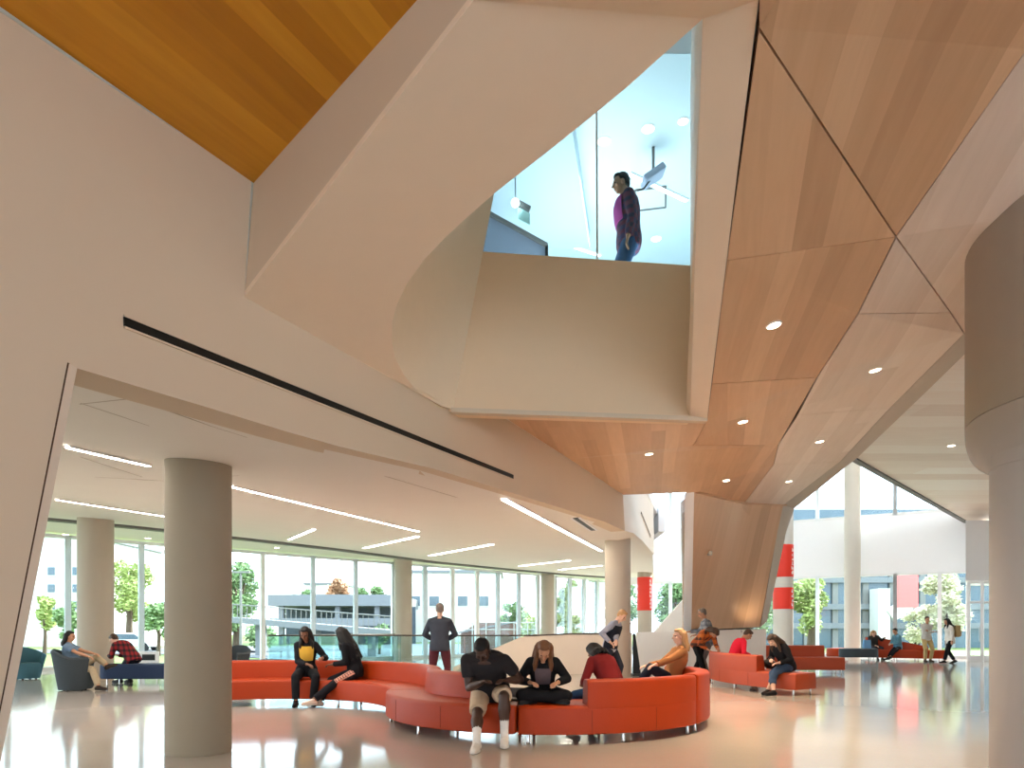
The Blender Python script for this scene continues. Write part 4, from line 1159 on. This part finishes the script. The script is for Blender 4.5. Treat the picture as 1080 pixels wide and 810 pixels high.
    if hair != 'bald':
        mb.ell(hp(0,-.024,.038), (.084*s,.092*s,.094*s), rot=h3)
        mb.ell(hp(0,.030,.092), (.062*s,.050*s,.030*s), rot=h3)
        if hair == 'short': mb.ell(hp(0,-.055,-.01), (.070*s,.050*s,.062*s), rot=h3)
        if hair in ('long', 'verylong', 'mid'):
            ln = {'mid': .20, 'long': .34, 'verylong': .50}[hair]
            bdir = -(m3 @ Z); bk_ = -(m3 @ Y)
            for k in range(7):
                a = R(-84+168*k/6); x_ = .078*math.sin(a); y_ = -.028-.062*math.cos(a)
                st_ = hp(x_, y_, .03); md = hp(x_*1.15, y_-.012, -.10)
                en = md+(bdir*(ln-.08)+bk_*(.055 if abs(x_) < .06 else .025))*s+R3*(x_*.5*s)
                limb(mb, [st_, md, md.lerp(en,.5)+bk_*.018*s, en], [.040*s,.042*s,.036*s,.018*s], 8)
        if hair in ('long', 'verylong'):
            for sg in (-1, 1):
                limb(mb, [hp(sg*.072,.0,.02), hp(sg*.080,.02,-.10), nb+R3*(sg*.095*s)+F3*.085*s-m3 @ Z*.01*s, nb+R3*(sg*.10*s)+F3*.115*s-m3 @ Z*.085*s], [.026*s,.032*s,.034*s,.018*s], 8)
        if hair == 'pony':
            mb.ell(hp(0,-.055,.0), (.068*s,.05*s,.06*s), rot=h3)
            limb(mb, [hp(0,-.105,.03), hp(0,-.15,-.02), hp(0,-.15,-.16)], [.028*s,.036*s,.016*s], 8)
        if hair == 'afro': mb.ell(hp(0,-.02,.05), (.10*s,.11*s,.10*s), rot=h3)
        o = world(mb).build('hair', HAIR[haircol], root, smooth=True); remesh(o, .009, 1, .5)
    if beard:
        mb = MB(); mb.ell(hp(0,.048,-.078), (.052*s,.046*s,.038*s), rot=h3); o = world(mb).build('beard', HAIR[haircol], root, smooth=True)
    tag(root, label, 'person', group)
    root['kind'] = 'thing'
    return dict(root=root, MW=MW, hc=MW @ hc, chest=MW @ chest, wr=[MW @ w_ for w_ in wr], knees=[MW @ k for k in knees], elb=[MW @ e_ for e_ in elb], hip=[MW @ h_ for h_ in hip], back=MW.to_3x3() @ (m3 @ -Y), up=MW.to_3x3() @ (m3 @ Z), s=s)

ST = .555   # pelvis height on the orange seats
# seated pair at the left
person('person in a blue top lounging in the dark slate tub chair', (-9.02,14.12), -78, 1.58, lean=-26, curve=20, head=(14,-6,0), pelvis=.50, female=True, hair='mid', haircol='black', skin='tan',
       shirt=(112,134,160), sleeve='short', pants=(176,158,132), shoes=(52,40,34), feet=[(-8.42,14.2,.50), (-8.47,13.98,.085)], hands=[(-8.55,14.22,.70), (-8.62,13.95,.68)], foot_pitch=(-25,0))
person('person in a red plaid shirt leaning forward on the long navy ottoman', (-8.62,15.52), 72, 1.76, lean=38, curve=26, head=(-18,0,0), pelvis=.60, hair='short', haircol='brown', skin='light',
       shirt_mat=M['plaid_red'], pants=(34,34,44), shoes=(40,36,34), feet=[(-9.15,15.93,.085), (-8.95,16.0,.085)], hands=[(-9.18,15.55,.66), (-9.12,15.8,.66)])
# two women in black on the concave sofa
person('person in a black jacket over a yellow top with one arm out along the sofa', (-3.43,11.40), 196, 1.64, lean=2, curve=16, head=(14,-14,6), pelvis=ST, female=True, hair='long', haircol='black', skin='brown',
       shirt=(24,24,28), front=((226,178,70), 38), pants=(22,22,26), shoes=(16,16,18), feet=[(-3.22,11.03,.09), (-3.46,10.93,.09)], hands=[(-3.10,11.16,.78), (-3.34,11.12,.68)])
p4 = person('person with waist-length black hair and a pink lettered stripe on black trousers', (-2.58,11.26), 116, 1.66, lean=10, curve=16, head=(4,-34,0), twist=-34, pelvis=ST, female=True, hair='verylong', haircol='black', skin='brown',
       shirt=(20,20,24), pants=(24,22,28), shoes=(214,190,172), feet=[(-3.20,10.78,.09), (-3.10,10.98,.09)], hands=[(-2.92,11.12,.68), (-2.86,11.38,.70)])
def leg_stripe(p):
    """pale pink side panel with dark blocky lettering down the outside of the thigh"""
    h_, k_ = p['hip'][0], p['knees'][0]; d = (k_-h_).normalized(); L_ = (k_-h_).length
    n_ = Vector((-.35,-.85,.15)); n_ = (n_-d*n_.dot(d)).normalized(); u_ = n_.cross(d).normalized()
    rings_ = []
    for i in range(9):
        c = h_+d*L_*(.12+.80*i/8); rr = (.083-.024*i/8)*p['s']+.017
        rings_.append([c+(n_*math.cos(R(a))+u_*math.sin(R(a)))*(rr+dr) for a, dr in ((-32,0),(-16,0),(0,0),(16,0),(32,0),(32,-.012),(0,-.012),(-32,-.012))])
    MB().rings(rings_).build('side_stripe', cloth((226,160,140)), p['root'], smooth=True)
    for i in range(8):
        lt = MB()
        c = h_+d*L_*(.16+.72*i/7); rr = (.083-.024*i/8)*p['s']+.0185
        for a in (-14, 14):
            q = c+(n_*math.cos(R(a))+u_*math.sin(R(a)))*rr; lt.bar(q-d*.014, q+d*.014, .008, .004, n_)
        q0 = c+(n_*math.cos(R(-14))+u_*math.sin(R(-14)))*rr; q1 = c+(n_*math.cos(R(14))+u_*math.sin(R(14)))*rr
        lt.bar(q0, q1, .008, .004, n_); lt.build('letter', M['black'], p['root'])
leg_stripe(p4)
# standing man at the balustrade
person('person standing with back turned in a grey sweater and maroon trousers', (-1.44,13.6), 4, 1.79, lean=0, curve=4, head=(4,0,0), pelvis=.93, hair='short', haircol='grey', skin='light', bulk=1.08,
       shirt=(66,70,80), pants=(98,48,56), shoes=(40,32,30), feet=[(-.12,-.02,.085,1), (.13,.05,.085,1)], hands=[(-.12,.24,1.04,1), (.13,.24,1.04,1)], elbow_pole=[(-1,-.3,-.3),(1,-.3,-.3)])
# man in shorts and woman in the black coat
person('person in a dark tee and khaki shorts leaning forward on the convex orange sofa', (-.24,7.70), 172, 1.80, lean=30, curve=28, head=(-4,0,0), pelvis=.55, skin='dark', hair='short', haircol='black', bulk=1.2,
       shirt=(44,40,42), sleeve='short', pants=(196,168,140), legs='short', shoes=(226,218,208), sock=(236,230,224), feet=[(-.08,7.22,.10), (-.36,6.96,.09)], hands=[(-.06,7.26,.70), (-.32,7.20,.68)], foot_yaw=(0,8))
person('person in a black coat sitting cross-legged beside the laptop', (.35,7.78), 178, 1.58, lean=24, curve=24, head=(0,0,-4), pelvis=.535, female=True, skin='tan', hair='long', haircol='auburn',
       shirt=(24,24,27), front=((104,88,92), 28), pants=(20,20,24), shoes=(30,28,30), feet=[(.22,7.48,.50), (.48,7.46,.51)], knee_pole=[(-1,.25,.05),(1,.25,.05)], hands=[(.50,7.46,.66), (.20,7.46,.66)], foot_yaw=(-60,60), foot_pitch=(0,0))
t = empty('laptop', (.02,7.55,.43)); lm = Matrix.Translation((.0,7.86,.446)) @ Matrix.Rotation(R(-18),4,'Z')
# people on the ring
person('person standing in a dark vest with pale grey sleeves in front of the middle column', (2.02,14.1), 238, 1.74, lean=10, curve=14, head=(16,0,0), pelvis=.90, skin='light', hair='short', haircol='blond',
       shirt=(150,152,168), front=((30,32,44), 112, 1), pants=(40,42,54), shoes=(40,36,36), feet=[(2.14,14.12,.085), (1.9,14.05,.085)], hands=[(2.1,13.78,1.02), (1.98,13.78,1.0)])
person('person in a dark red top seated inside the orange ring', (1.17,8.00), 24, 1.55, lean=24, curve=26, head=(10,0,0), pelvis=.53, skin='brown', hair='mid', haircol='black', female=True,
       shirt=(128,34,34), pants=(44,74,112), shoes=(50,40,40), feet=[(.76,8.10,.085), (.98,8.62,.085)], hands=[(.86,8.26,.60), (1.12,8.38,.60)], knee_pole=[(-.8,1,.3),(.1,1,.5)])
person('person in a tan top with fair hair reclining at the far end of the ring', (2.26,9.78), 96, 1.60, lean=-26, curve=16, head=(12,6,0), pelvis=.53, skin='light', hair='mid', haircol='blond', female=True,
       shirt=(158,104,62), pants=(30,36,52), shoes=(40,36,40), feet=[(1.72,9.55,.40), (1.66,9.85,.09)], hands=[(1.95,9.45,.74), (1.98,9.95,.72)], foot_pitch=(-30,0))
# group by the wood pier
person('person in a grey plaid shirt resting a hand on the guard wall rail', (4.97,17.3), 82, 1.82, lean=4, curve=8, head=(6,0,0), pelvis=.95, skin='tan', hair='short', haircol='grey', shirt_mat=M['plaid_grey'], pants=(122,112,110), shoes=(60,54,50),
       feet=[(4.93,17.2,.085), (4.98,17.45,.085)], hands=[(4.62,17.15,1.12), (4.62,17.75,1.2)])
person('person in an orange patterned jacket bending over beside the rust sofa', (4.62,16.95), 205, 1.72, lean=44, curve=26, head=(20,0,0), pelvis=.90, skin='tan', hair='mid', haircol='brown', female=True, shirt_mat=M['tortoise'], pants=(18,18,20), shoes=(30,28,28),
       feet=[(4.50,17.05,.085), (4.74,16.72,.085)], hands=[(4.95,16.42,.80), (4.70,16.40,.78)])
person('person in a bright red shirt seated on the rust sofa behind its backrest', (5.10,15.75), -84, 1.74, lean=16, curve=20, head=(8,0,0), pelvis=.55, skin='tan', hair='short', haircol='brown', shirt=(214,32,56), pants=(40,44,60), shoes=(50,46,46),
       feet=[(5.62,15.88,.085), (5.62,15.68,.085)], hands=[(5.45,15.9,.66), (5.45,15.62,.66)])
person('person in black with long brown hair sitting on the end of the rust sofa', (5.36,13.3), 118, 1.66, lean=22, curve=22, head=(10,0,0), pelvis=.54, female=True, skin='light', hair='long', haircol='brown', shirt=(26,26,30), pants=(64,82,106), legs='crop', shoes=(38,34,34),
       feet=[(4.90,13.08,.085), (4.94,12.90,.085)], hands=[(5.08,12.98,.62), (5.02,13.22,.66)])
# far visitors by the entry glass
person('person in dark clothes leaning on one hand behind the slate blue ottoman', (15.35,28.95), 172, 1.72, lean=14, curve=22, roll=10, head=(4,0,8), pelvis=.54, skin='light', hair='mid', haircol='blond', shirt=(54,50,46), pants=(44,44,52), shoes=(50,46,44), vox=.011,
       feet=[(15.42,28.42,.085), (15.22,28.42,.085)], hands=[(15.62,28.62,.92), (15.2,28.55,.60)])
person('person in a teal shirt and black trousers facing left on the far orange sofa', (15.95,28.22), 104, 1.70, lean=2, curve=12, head=(4,0,0), pelvis=.54, skin='tan', hair='short', haircol='black', shirt=(88,132,150), pants=(26,26,30), shoes=(28,26,26), vox=.011,
       feet=[(15.22,27.62,.085), (15.32,27.84,.085)], hands=[(15.6,28.0,.68), (15.62,28.2,.68)])
person('person standing with folded arms in a pale shirt and khaki trousers by the entry glass', (16.24,26.75), 176, 1.80, lean=0, curve=4, head=(6,0,0), pelvis=.94, skin='tan', hair='short', haircol='brown', shirt=(196,190,182), pants=(190,164,112), shoes=(70,56,44), vox=.011,
       feet=[(16.38,26.72,.085), (16.16,26.70,.085)], hands=[(16.12,26.50,1.22), (16.36,26.50,1.18)])
p18 = person('person walking in a white jacket and black leggings with a backpack on', (16.38,25.5), 84, 1.70, lean=4, curve=8, head=(4,0,0), pelvis=.90, female=True, skin='tan', hair='long', haircol='black', shirt=(232,226,216), pants=(24,24,28), shoes=(34,30,30), vox=.011,
       feet=[(16.10,25.42,.085), (16.58,25.58,.11)], foot_pitch=(0,20), jacket_tail=.06)
t = empty('backpack', p18['chest']+p18['back']*.22)
bx_ = p18['chest']+p18['back']*.235-p18['up']*.10
rb = Matrix.Translation(bx_) @ Matrix.Rotation(R(84),4,'Z')
MB().box((-.15,-.09,-.22),(.15,.08,.22), rb).build('pack', pmat('tan_canvas', (176,150,104), .85), t, bevel=.05)
MB().box((-.11,-.13,-.18),(.11,-.08,.02), rb).build('pocket', pmat('tan_canvas_pocket', (160,134,92), .85), t, bevel=.02)
for sg in (-1, 1): MB().tube([rb @ Vector((sg*.09,.08,.18)), rb @ Vector((sg*.10,.20,.24)), rb @ Vector((sg*.10,.30,.10)), rb @ Vector((sg*.10,.12,-.16))], .014, 8).build('strap', M['slate'], t, smooth=True)
tag(t, 'tan backpack worn by the person walking in white', 'backpack')
# upstairs
person('person upstairs behind the glass in a navy plaid overshirt and blue jeans', (1.43,8.35,UZ), 92, 1.79, lean=2, curve=6, head=(2,0,0), pelvis=.93, skin='tan', hair='short', haircol='black', shirt_mat=M['plaid_navy'], front=((176,70,140), 52), pants=(60,92,130), shoes=(60,56,54), bulk=1.08)
# laptop between the two
MB().box((-.15,-.10,-.009),(.15,.10,.009), lm).build('base', M['black'], t := empty('laptop', (.0,7.86,.44)), bevel=.004)
ls = lm @ Matrix.Translation((0,.10,.009)) @ Matrix.Rotation(R(-62),4,'X')
MB().box((-.15,-.004,0),(.15,.004,.20), ls).build('lid', M['black'], t, bevel=.003)
MB().box((-.135,-.006,.012),(.135,-.0042,.188), ls).build('screen', pmat('dark_screen', (52,56,66), .15), t)
tag(t, 'dark laptop open on the orange seat between the pair facing the camera', 'laptop')
for o in [o for o in bpy.data.objects if o.name.startswith('laptop') and o.type == 'EMPTY' and not o.children]: bpy.data.objects.remove(o)
bake_pending()
# ================================================================ outdoors
M['grass'] = pmat('lawn', (100, 116, 54), .9, noise=.18, scale=.6)
M['asphalt'] = pmat('pale_paving', (98, 100, 104), .9, noise=.06, scale=.5)
M['ext_white'] = pmat('white_render_wall', (205, 201, 196), .8)
M['ext_conc'] = pmat('outdoor_concrete', (118, 120, 124), .85, noise=.06)
M['ext_dark'] = pmat('dark_opening', (72, 82, 92), .7)
M['ext_glass'] = pmat('dark_facade_glass', (56, 78, 92), .2, spec=.8)
M['ext_brick'] = pmat('brown_brick', (120, 92, 84), .9)
M['bark'] = pmat('bark', (84, 68, 54), .9)
M['leaf_a'] = pmat('yellow_green_leaves', (150, 164, 92), .7, noise=.25, scale=3)
M['leaf_b'] = pmat('mid_green_leaves', (112, 138, 88), .7, noise=.25, scale=3)
M['leaf_c'] = pmat('autumn_leaves', (176, 132, 98), .7, noise=.25, scale=3)
M['leaf_d'] = pmat('pale_blossom_leaves', (204, 202, 170), .7, noise=.2, scale=3)
GZ = -.35
struct(tag(MB().prism([(-200,-8.5,GZ),(200,-8.5,GZ),(200,260,GZ),(-200,260,GZ)], (0,0,-.1)).build('ground', M['grass']), kind='structure'))
def paving(loop, z=GZ+.02):
    struct(MB().prism([(x,y,z) for x, y in loop], (0,0,.03)).build('path', M['asphalt']))
paving([(-60,52),(-20,44),(-16,50),(-60,60)])
paving([(-12,36),(4,45),(20,60),(-10,80),(-34,60)])
paving([(14,34.5),(24,30),(40,30),(40,33),(14,37.5)])
def tree(x, y, h, w, mat, label, seed, trunk=.35, n=5200, leaf=.15, zbase=None):
    rnd = random.Random(seed); t = empty('tree', (x,y,GZ))
    mb_ = MB(); cz = GZ+h*.60; blobs = []
    for k in range(14):
        a = rnd.uniform(0, 6.283); rr = w*.5*rnd.uniform(.15,.68); zz = cz+(rnd.random()-.45)*h*.55
        blobs.append((Vector((x+rr*math.cos(a), y+rr*math.sin(a), zz)), w*.5*rnd.uniform(.3,.5)))
    for k in range(n):
        c, r = rnd.choice(blobs)
        d = Vector((rnd.gauss(0,1), rnd.gauss(0,1), rnd.gauss(0,1))).normalized()
        p = c+d*r*(rnd.random()**.35)
        u = Vector((rnd.gauss(0,1), rnd.gauss(0,1), rnd.gauss(0,.6))).normalized(); v = u.orthogonal().normalized()
        s = leaf*rnd.uniform(.6,1.3)
        mb_.add([p-u*s, p+v*s*.55, p+u*s, p-v*s*.55], [(0,1,2,3)])
    mb_.build('crown', M[mat], t, recalc=False)
    tm = MB(); top = GZ+h*.62
    tm.tube([(x,y,GZ-.05),(x+.05,y,GZ+h*.3),(x,y,top)], [trunk,trunk*.75,trunk*.35], 9)
    for k in range(6):
        c, r = blobs[k]; tm.tube([(x,y,GZ+h*(.28+.04*k)), Vector((x,y,GZ+h*.42)).lerp(c,.55), c], [trunk*.4,trunk*.25,trunk*.1], 6)
    tm.build('trunk', M['bark'], t, smooth=True)
    tag(t, label, 'tree', 'trees outside the glass'); return t
def T(px, d, top, wpx, mat, label, seed, **k):
    q = G(px, d); h = H+(YH-top)*d/F-GZ; tree(q.x, q.y, h, wpx*d/F, mat, label, seed, **k)
T(136, 62, 588, 52, 'leaf_a', 'tall yellow-green tree seen above the person in red plaid', 1)
T(167, 42, 628, 34, 'leaf_b', 'small green tree seen just left of the near column', 2, trunk=.14, n=1500, leaf=.15)
T(72, 44, 632, 26, 'leaf_b', 'small tree in front of the white building left of the column', 3, trunk=.14, n=1200, leaf=.15)
T(47, 46, 626, 24, 'leaf_a', 'yellowish small tree beside the slanted jamb', 4, trunk=.14, n=1200, leaf=.15)
T(250, 46, 592, 50, 'leaf_b', 'green tree behind the lamp post right of the near column', 5)
T(274, 52, 662, 38, 'leaf_b', 'low dark bush under the bridge right of the near column', 6, n=1400, leaf=.16, trunk=.1)
T(358, 92, 608, 34, 'leaf_c', 'autumn coloured tree above the concrete deck', 7, leaf=.26)
T(392, 100, 618, 40, 'leaf_b', 'round green tree above the deck left of the glass wall column', 8, leaf=.26)
T(316, 100, 620, 42, 'leaf_b', 'distant green tree over the left end of the concrete deck', 9, leaf=.26)
T(400, 44, 660, 34, 'leaf_b', 'bush below the bridge left of the glass wall column', 10, n=1400, leaf=.15, trunk=.1)
T(540, 56, 634, 26, 'leaf_b', 'small dark green tree beyond the glass right of the standing person', 11, n=1400, leaf=.18, trunk=.14)
T(556, 60, 640, 30, 'leaf_a', 'bright bush beyond the glass left of the far round column', 12, n=1400, leaf=.18, trunk=.14)
T(598, 52, 612, 34, 'leaf_a', 'light green tree right of the far round column', 13)
T(624, 60, 604, 44, 'leaf_b', 'dark green tree left of the middle column', 14)
T(652, 66, 606, 50, 'leaf_b', 'green tree behind the middle column', 15)
T(712, 60, 606, 50, 'leaf_b', 'green tree beyond the white stair side', 16)
T(612, 44, 640, 36, 'leaf_a', 'low sunny shrub below the trees left of the middle column', 17, n=1500, leaf=.15, trunk=.1)
T(856, 45, 604, 50, 'leaf_a', 'sunlit tree beside the red banner column', 18)
T(998, 38, 598, 52, 'leaf_d', 'pale blossoming tree outside the entry glass', 19, leaf=.12, trunk=.1)
T(965, 40, 640, 30, 'leaf_d', 'low pale shrub outside the entry left of the blossoming tree', 20, n=1500, leaf=.1, trunk=.08)
T(790, 52, 600, 70, 'leaf_b', 'dark tree seen in the gap beside the pier edge', 21)
def block_building(name, x0, x1, y, z1, depth, mat, label, wins=(), cat='building', roof=True, z0=None):
    z0 = GZ if z0 is None else z0
    t = empty(name, ((x0+x1)/2, y, z0))
    MB().box((x0,y,z0),(x1,y+depth,z1)).build('wall', M[mat], t)
    if roof: MB().box((x0-.25,y-.25,z1),(x1+.25,y+depth+.25,z1+.35)).build('roof', M['ext_conc'], t)
    for (a, b, c, d) in wins:
        f = MB().box((a,y-.12,b),(c,y-.01,d)).build('window', M['ext_white'], t)
        g_ = MB().box((a+.12,y-.16,b+.12),(c-.12,y-.1,d-.12)).build('pane', M['ext_glass'], f)
    tag(t, label, cat); return t
D = 66.0; k_ = D/F; X_ = lambda px: (px-CX)*k_; Z_ = lambda y: H+(YH-y)*k_
block_building('apartment_building', X_(-60), X_(92), D, Z_(566), 14, 'ext_white', 'white apartment building with rows of square windows beyond the left glass',
    [(X_(a), Z_(y+11), X_(a+10), Z_(y)) for y in (597, 615, 633) for a in (-30, -8, 50, 76)])
D = 91.0; k_ = D/F
block_building('low_building', X_(428), X_(528), D, Z_(604), 12, 'ext_white', 'long white building behind the standing person',
    [(X_(a), Z_(640), X_(a+12), Z_(628)) for a in (432, 452, 482, 504)])
D = 100.0; k_ = D/F
block_building('low_building', X_(300), X_(345), D+10, Z_(612), 10, 'ext_white', 'distant pale house above the left of the concrete deck')
# concrete deck on columns
D = 74.0; k_ = D/F; t = empty('concrete_deck', (X_(350), D, GZ))
MB().box((X_(282),D,Z_(639)),(X_(422),D+14,Z_(627))).build('slab', M['ext_conc'], t)
for px in (292, 352, 394, 418): MB().box((X_(px),D+.5,GZ),(X_(px+5),D+1.2,Z_(638))).build('pillar', M['ext_conc'], t)
MB().box((X_(282),D+6,GZ),(X_(430),D+6.3,Z_(638))).build('back_wall', M['ext_dark'], t)
MB().box((X_(285),D-.2,Z_(660)),(X_(430),D+.2,Z_(652))).build('parapet', M['ext_conc'], t)
tag(t, 'concrete parking deck on pillars across the view behind the two seated people in black', 'parking deck')
# footbridge with railing
D = 40.0; k_ = D/F; t = empty('footbridge', (X_(340), D, GZ))
b0, b1 = Vector((X_(230),D+3,Z_(653))), Vector((X_(420),D,Z_(668)))
MB().bar(b0, b1, 1.8, .35).build('deck', M['ext_conc'], t)
MB().tube([b0+Vector((0,-.9,.95)), b1+Vector((0,-.9,.95))], .04, 6).build('handrail', M['grey_trim'], t)
for i in range(33):
    p = b0.lerp(b1, i/32)+Vector((0,-.9,.1)); MB().tube([p, p+Vector((0,0,.86))], .025, 5).build('baluster', M['grey_trim'], t)
for f_ in (.15,.5,.85):
    p = b0.lerp(b1, f_); MB().box((p.x-.25,p.y-.3,GZ),(p.x+.25,p.y+.3,p.z-.15)).build('pier', M['ext_conc'], t)
tag(t, 'grey footbridge with thin railing posts outside behind the seated people in black', 'bridge')
# lower walls and stair rails beyond the glass
D = 46.0; k_ = D/F
t = empty('retaining_wall', (X_(510), D, GZ))
MB().prism([(X_(486),D,GZ),(X_(545),D,GZ),(X_(545),D,Z_(658)),(X_(505),D,Z_(656)),(X_(486),D,Z_(668))], (0,.4,0)).build('wall', M['ext_brick'], t)
MB().bar((X_(480),D-.1,Z_(668)), (X_(548),D-.1,Z_(655)), .1, .1).build('coping', M['ext_conc'], t)
tag(t, 'brown retaining wall outside right of the standing person', 'wall')
t = empty('stair_railing', (X_(560), D-2, GZ))
for px in (486, 500, 514, 528, 542, 556, 570): MB().tube([(X_(px),D-2,GZ),(X_(px),D-2,Z_(657))], .035, 6).build('post', M['steel'], t)
for y in (657, 664): MB().tube([(X_(486),D-2,Z_(y)),(X_(570),D-2,Z_(y))], .03, 6).build('rail', M['steel'], t)
tag(t, 'steel outdoor railing in front of the brown retaining wall', 'railing')
# street lamp, cars
D = 38.0; k_ = D/F; t = empty('street_lamp', (X_(254), D, GZ)); q = (X_(254), D)
MB().tube([(q[0],q[1],GZ),(q[0],q[1],Z_(604))], [.09,.06], 8).build('pole', M['grey_trim'], t, smooth=True)
MB().bar((q[0]-.5,q[1],Z_(603.5)), (q[0]+.5,q[1],Z_(603.5)), .2, .1).build('lamp_head', M['grey_trim'], t)
tag(t, 'street lamp standing outside just right of the near column', 'street lamp')
def car(x, y, label, mat):
    t = empty('car', (x,y,GZ)); L_ = [(-2.1,.35),(2.1,.35),(2.15,.75),(1.3,.88),(.7,1.38),(-.9,1.40),(-1.6,.92),(-2.15,.8)]
    MB().prism([(x+a, y-.85, GZ+b) for a, b in L_], (0,1.7,0)).build('body', mat, t, bevel=.08)
    MB().prism([(x+a, y-.87, GZ+b) for a, b in ((-1.35,.93),(1.1,.93),(.6,1.3),(-.8,1.32))], (0,1.74,0)).build('glazing', M['ext_glass'], t)
    for a in (-1.3, 1.3):
        for s_ in (-.86, .7):
            m_ = MB().tube([(x+a,y+s_,GZ+.34),(x+a,y+s_+.16,GZ+.34)], .33, 18); m_.build('wheel', M['black'], t)
    tag(t, label, 'car')
q = G(140, 52); car(q.x, q.y, 'pale parked car under the yellow-green tree', pmat('pale_car_paint', (214,210,206), .3))
# building across the entry lawn
D = 62.0; k_ = D/F
t = empty('glass_building', (X_(930), D, GZ))
MB().box((X_(740),D,GZ),(X_(1120),D+20,Z_(592))).build('wall', M['ext_glass'], t)
for px in (850, 880, 912, 940, 972, 1003): MB().bar((X_(px),D-.1,GZ),(X_(px),D-.1,Z_(594)), .5, .2, (0,1,0)).build('mullion', M['grey_trim'], t)
for y in (612, 640, 660): MB().bar((X_(742),D-.35,Z_(y)),(X_(1118),D-.35,Z_(y)), .2, .5).build('floor_band', M['ext_conc'], t)
MB().prism([(X_(914),D-2,GZ),(X_(926),D-2,GZ),(X_(926),D-2,Z_(622)),(X_(914),D-2,Z_(622))], (0,1.5,0)).build('entry_pillar', M['ext_white'], t)
MB().bar((X_(926),D-2,Z_(650)), (X_(948),D-2,Z_(634)), .3, 1.2).build('stair_beam', M['ext_white'], t)
tag(t, 'dark glass building across the lawn beyond the entry windows', 'building')
t = empty('reflected_banner', (X_(957), 44, GZ)); q = G(957,44)  # solid panel stands in for a banner mirrored in the entry glass
MB().tube([(q.x-.75,q.y,GZ),(q.x-.75,q.y,6.0)], .06, 8).build('pole', M['grey_trim'], t)
MB().prism([(q.x-.68,q.y,2.7),(q.x+.7,q.y,2.7),(q.x+.7,q.y,5.0),(q.x-.68,q.y,5.0)], (0,.03,0)).build('cloth', pmat('banner_reflection_pink', (236,120,120), .7), t)
tag(t, 'pink panel on a pole standing in for a banner reflected in the entry glass', 'banner')
# flat roofs far off, seen through the upper windows
block_building('far_building', 28, 90, 92, H+(YH-537)*92/F, 10, 'ext_glass', 'blue-grey roof edge of a far building seen through the upper windows', roof=False)
# ================================================================ light, sky, camera
w = bpy.data.worlds.new('sky'); SC.world = w; w.use_nodes = True
bg = w.node_tree.nodes['Background']; bg.inputs[0].default_value = (.74,.88,1.0,1); bg.inputs[1].default_value = 1.9
sd = bpy.data.lights.new('sun', 'SUN'); sd.energy = 5.0; sd.angle = R(.7); sd.color = (1,.96,.9)
so_ = bpy.data.objects.new('sun', sd); COL.objects.link(so_)
sun_dir = Vector((.68,.50,.55))
so_.rotation_euler = (-sun_dir).to_track_quat('-Z','Y').to_euler()
def area(name, loc, size, watts, col, aim, sy=None):
    ld = bpy.data.lights.new(name, 'AREA'); ld.energy = watts; ld.color = col; ld.size = size
    if sy: ld.shape = 'RECTANGLE'; ld.size_y = sy
    lo = bpy.data.objects.new(name, ld); COL.objects.link(lo); lo.location = loc
    lo.rotation_euler = (Vector(aim)-Vector(loc)).to_track_quat('-Z','Y').to_euler()
    return lo
area('lounge_fill_light', (-6.0,10.5,2.98), 6, 50, (1,.95,.88), (-6.0,10.5,0), 2.5)  # added fill without a fixture, brightens the near lounge
area('lounge_fill_light', (-3.0,20,3.4), 5, 12, (1,.95,.88), (-3.0,20,0), 1)  # second added fill without a fixture, for the far lounge
area('upper_room_lamp', (1.2,10.5,7.4), 2.5, 60, (.97,.99,1), (1.2,10.5,5))
area('upper_room_fill', (1.2,9.5,5.3), 2.5, 40, (.97,.99,1), (1.2,9.5,8))  # added fill aimed upwards, the room has no such fixture
cam = bpy.data.cameras.new('camera'); co = bpy.data.objects.new('camera', cam); COL.objects.link(co)
co.location = (0,0,H); co.rotation_euler = (R(90),0,0)
cam.sensor_width = 36; cam.sensor_fit = 'HORIZONTAL'; cam.lens = 36*F/1080; cam.shift_y = (YH-405)/1080; cam.clip_start = .05; cam.clip_end = 600
SC.camera = co
SC.view_settings.view_transform = 'Standard'; SC.view_settings.look = 'None'; SC.view_settings.gamma = 1; SC.view_settings.exposure = 1.72; SC.view_settings.use_curve_mapping = False
SC.cycles.use_denoising = True
SC.cycles.max_bounces = 10; SC.cycles.diffuse_bounces = 5; SC.cycles.glossy_bounces = 4; SC.cycles.transparent_max_bounces = 16
SC.cycles.sample_clamp_indirect = 6
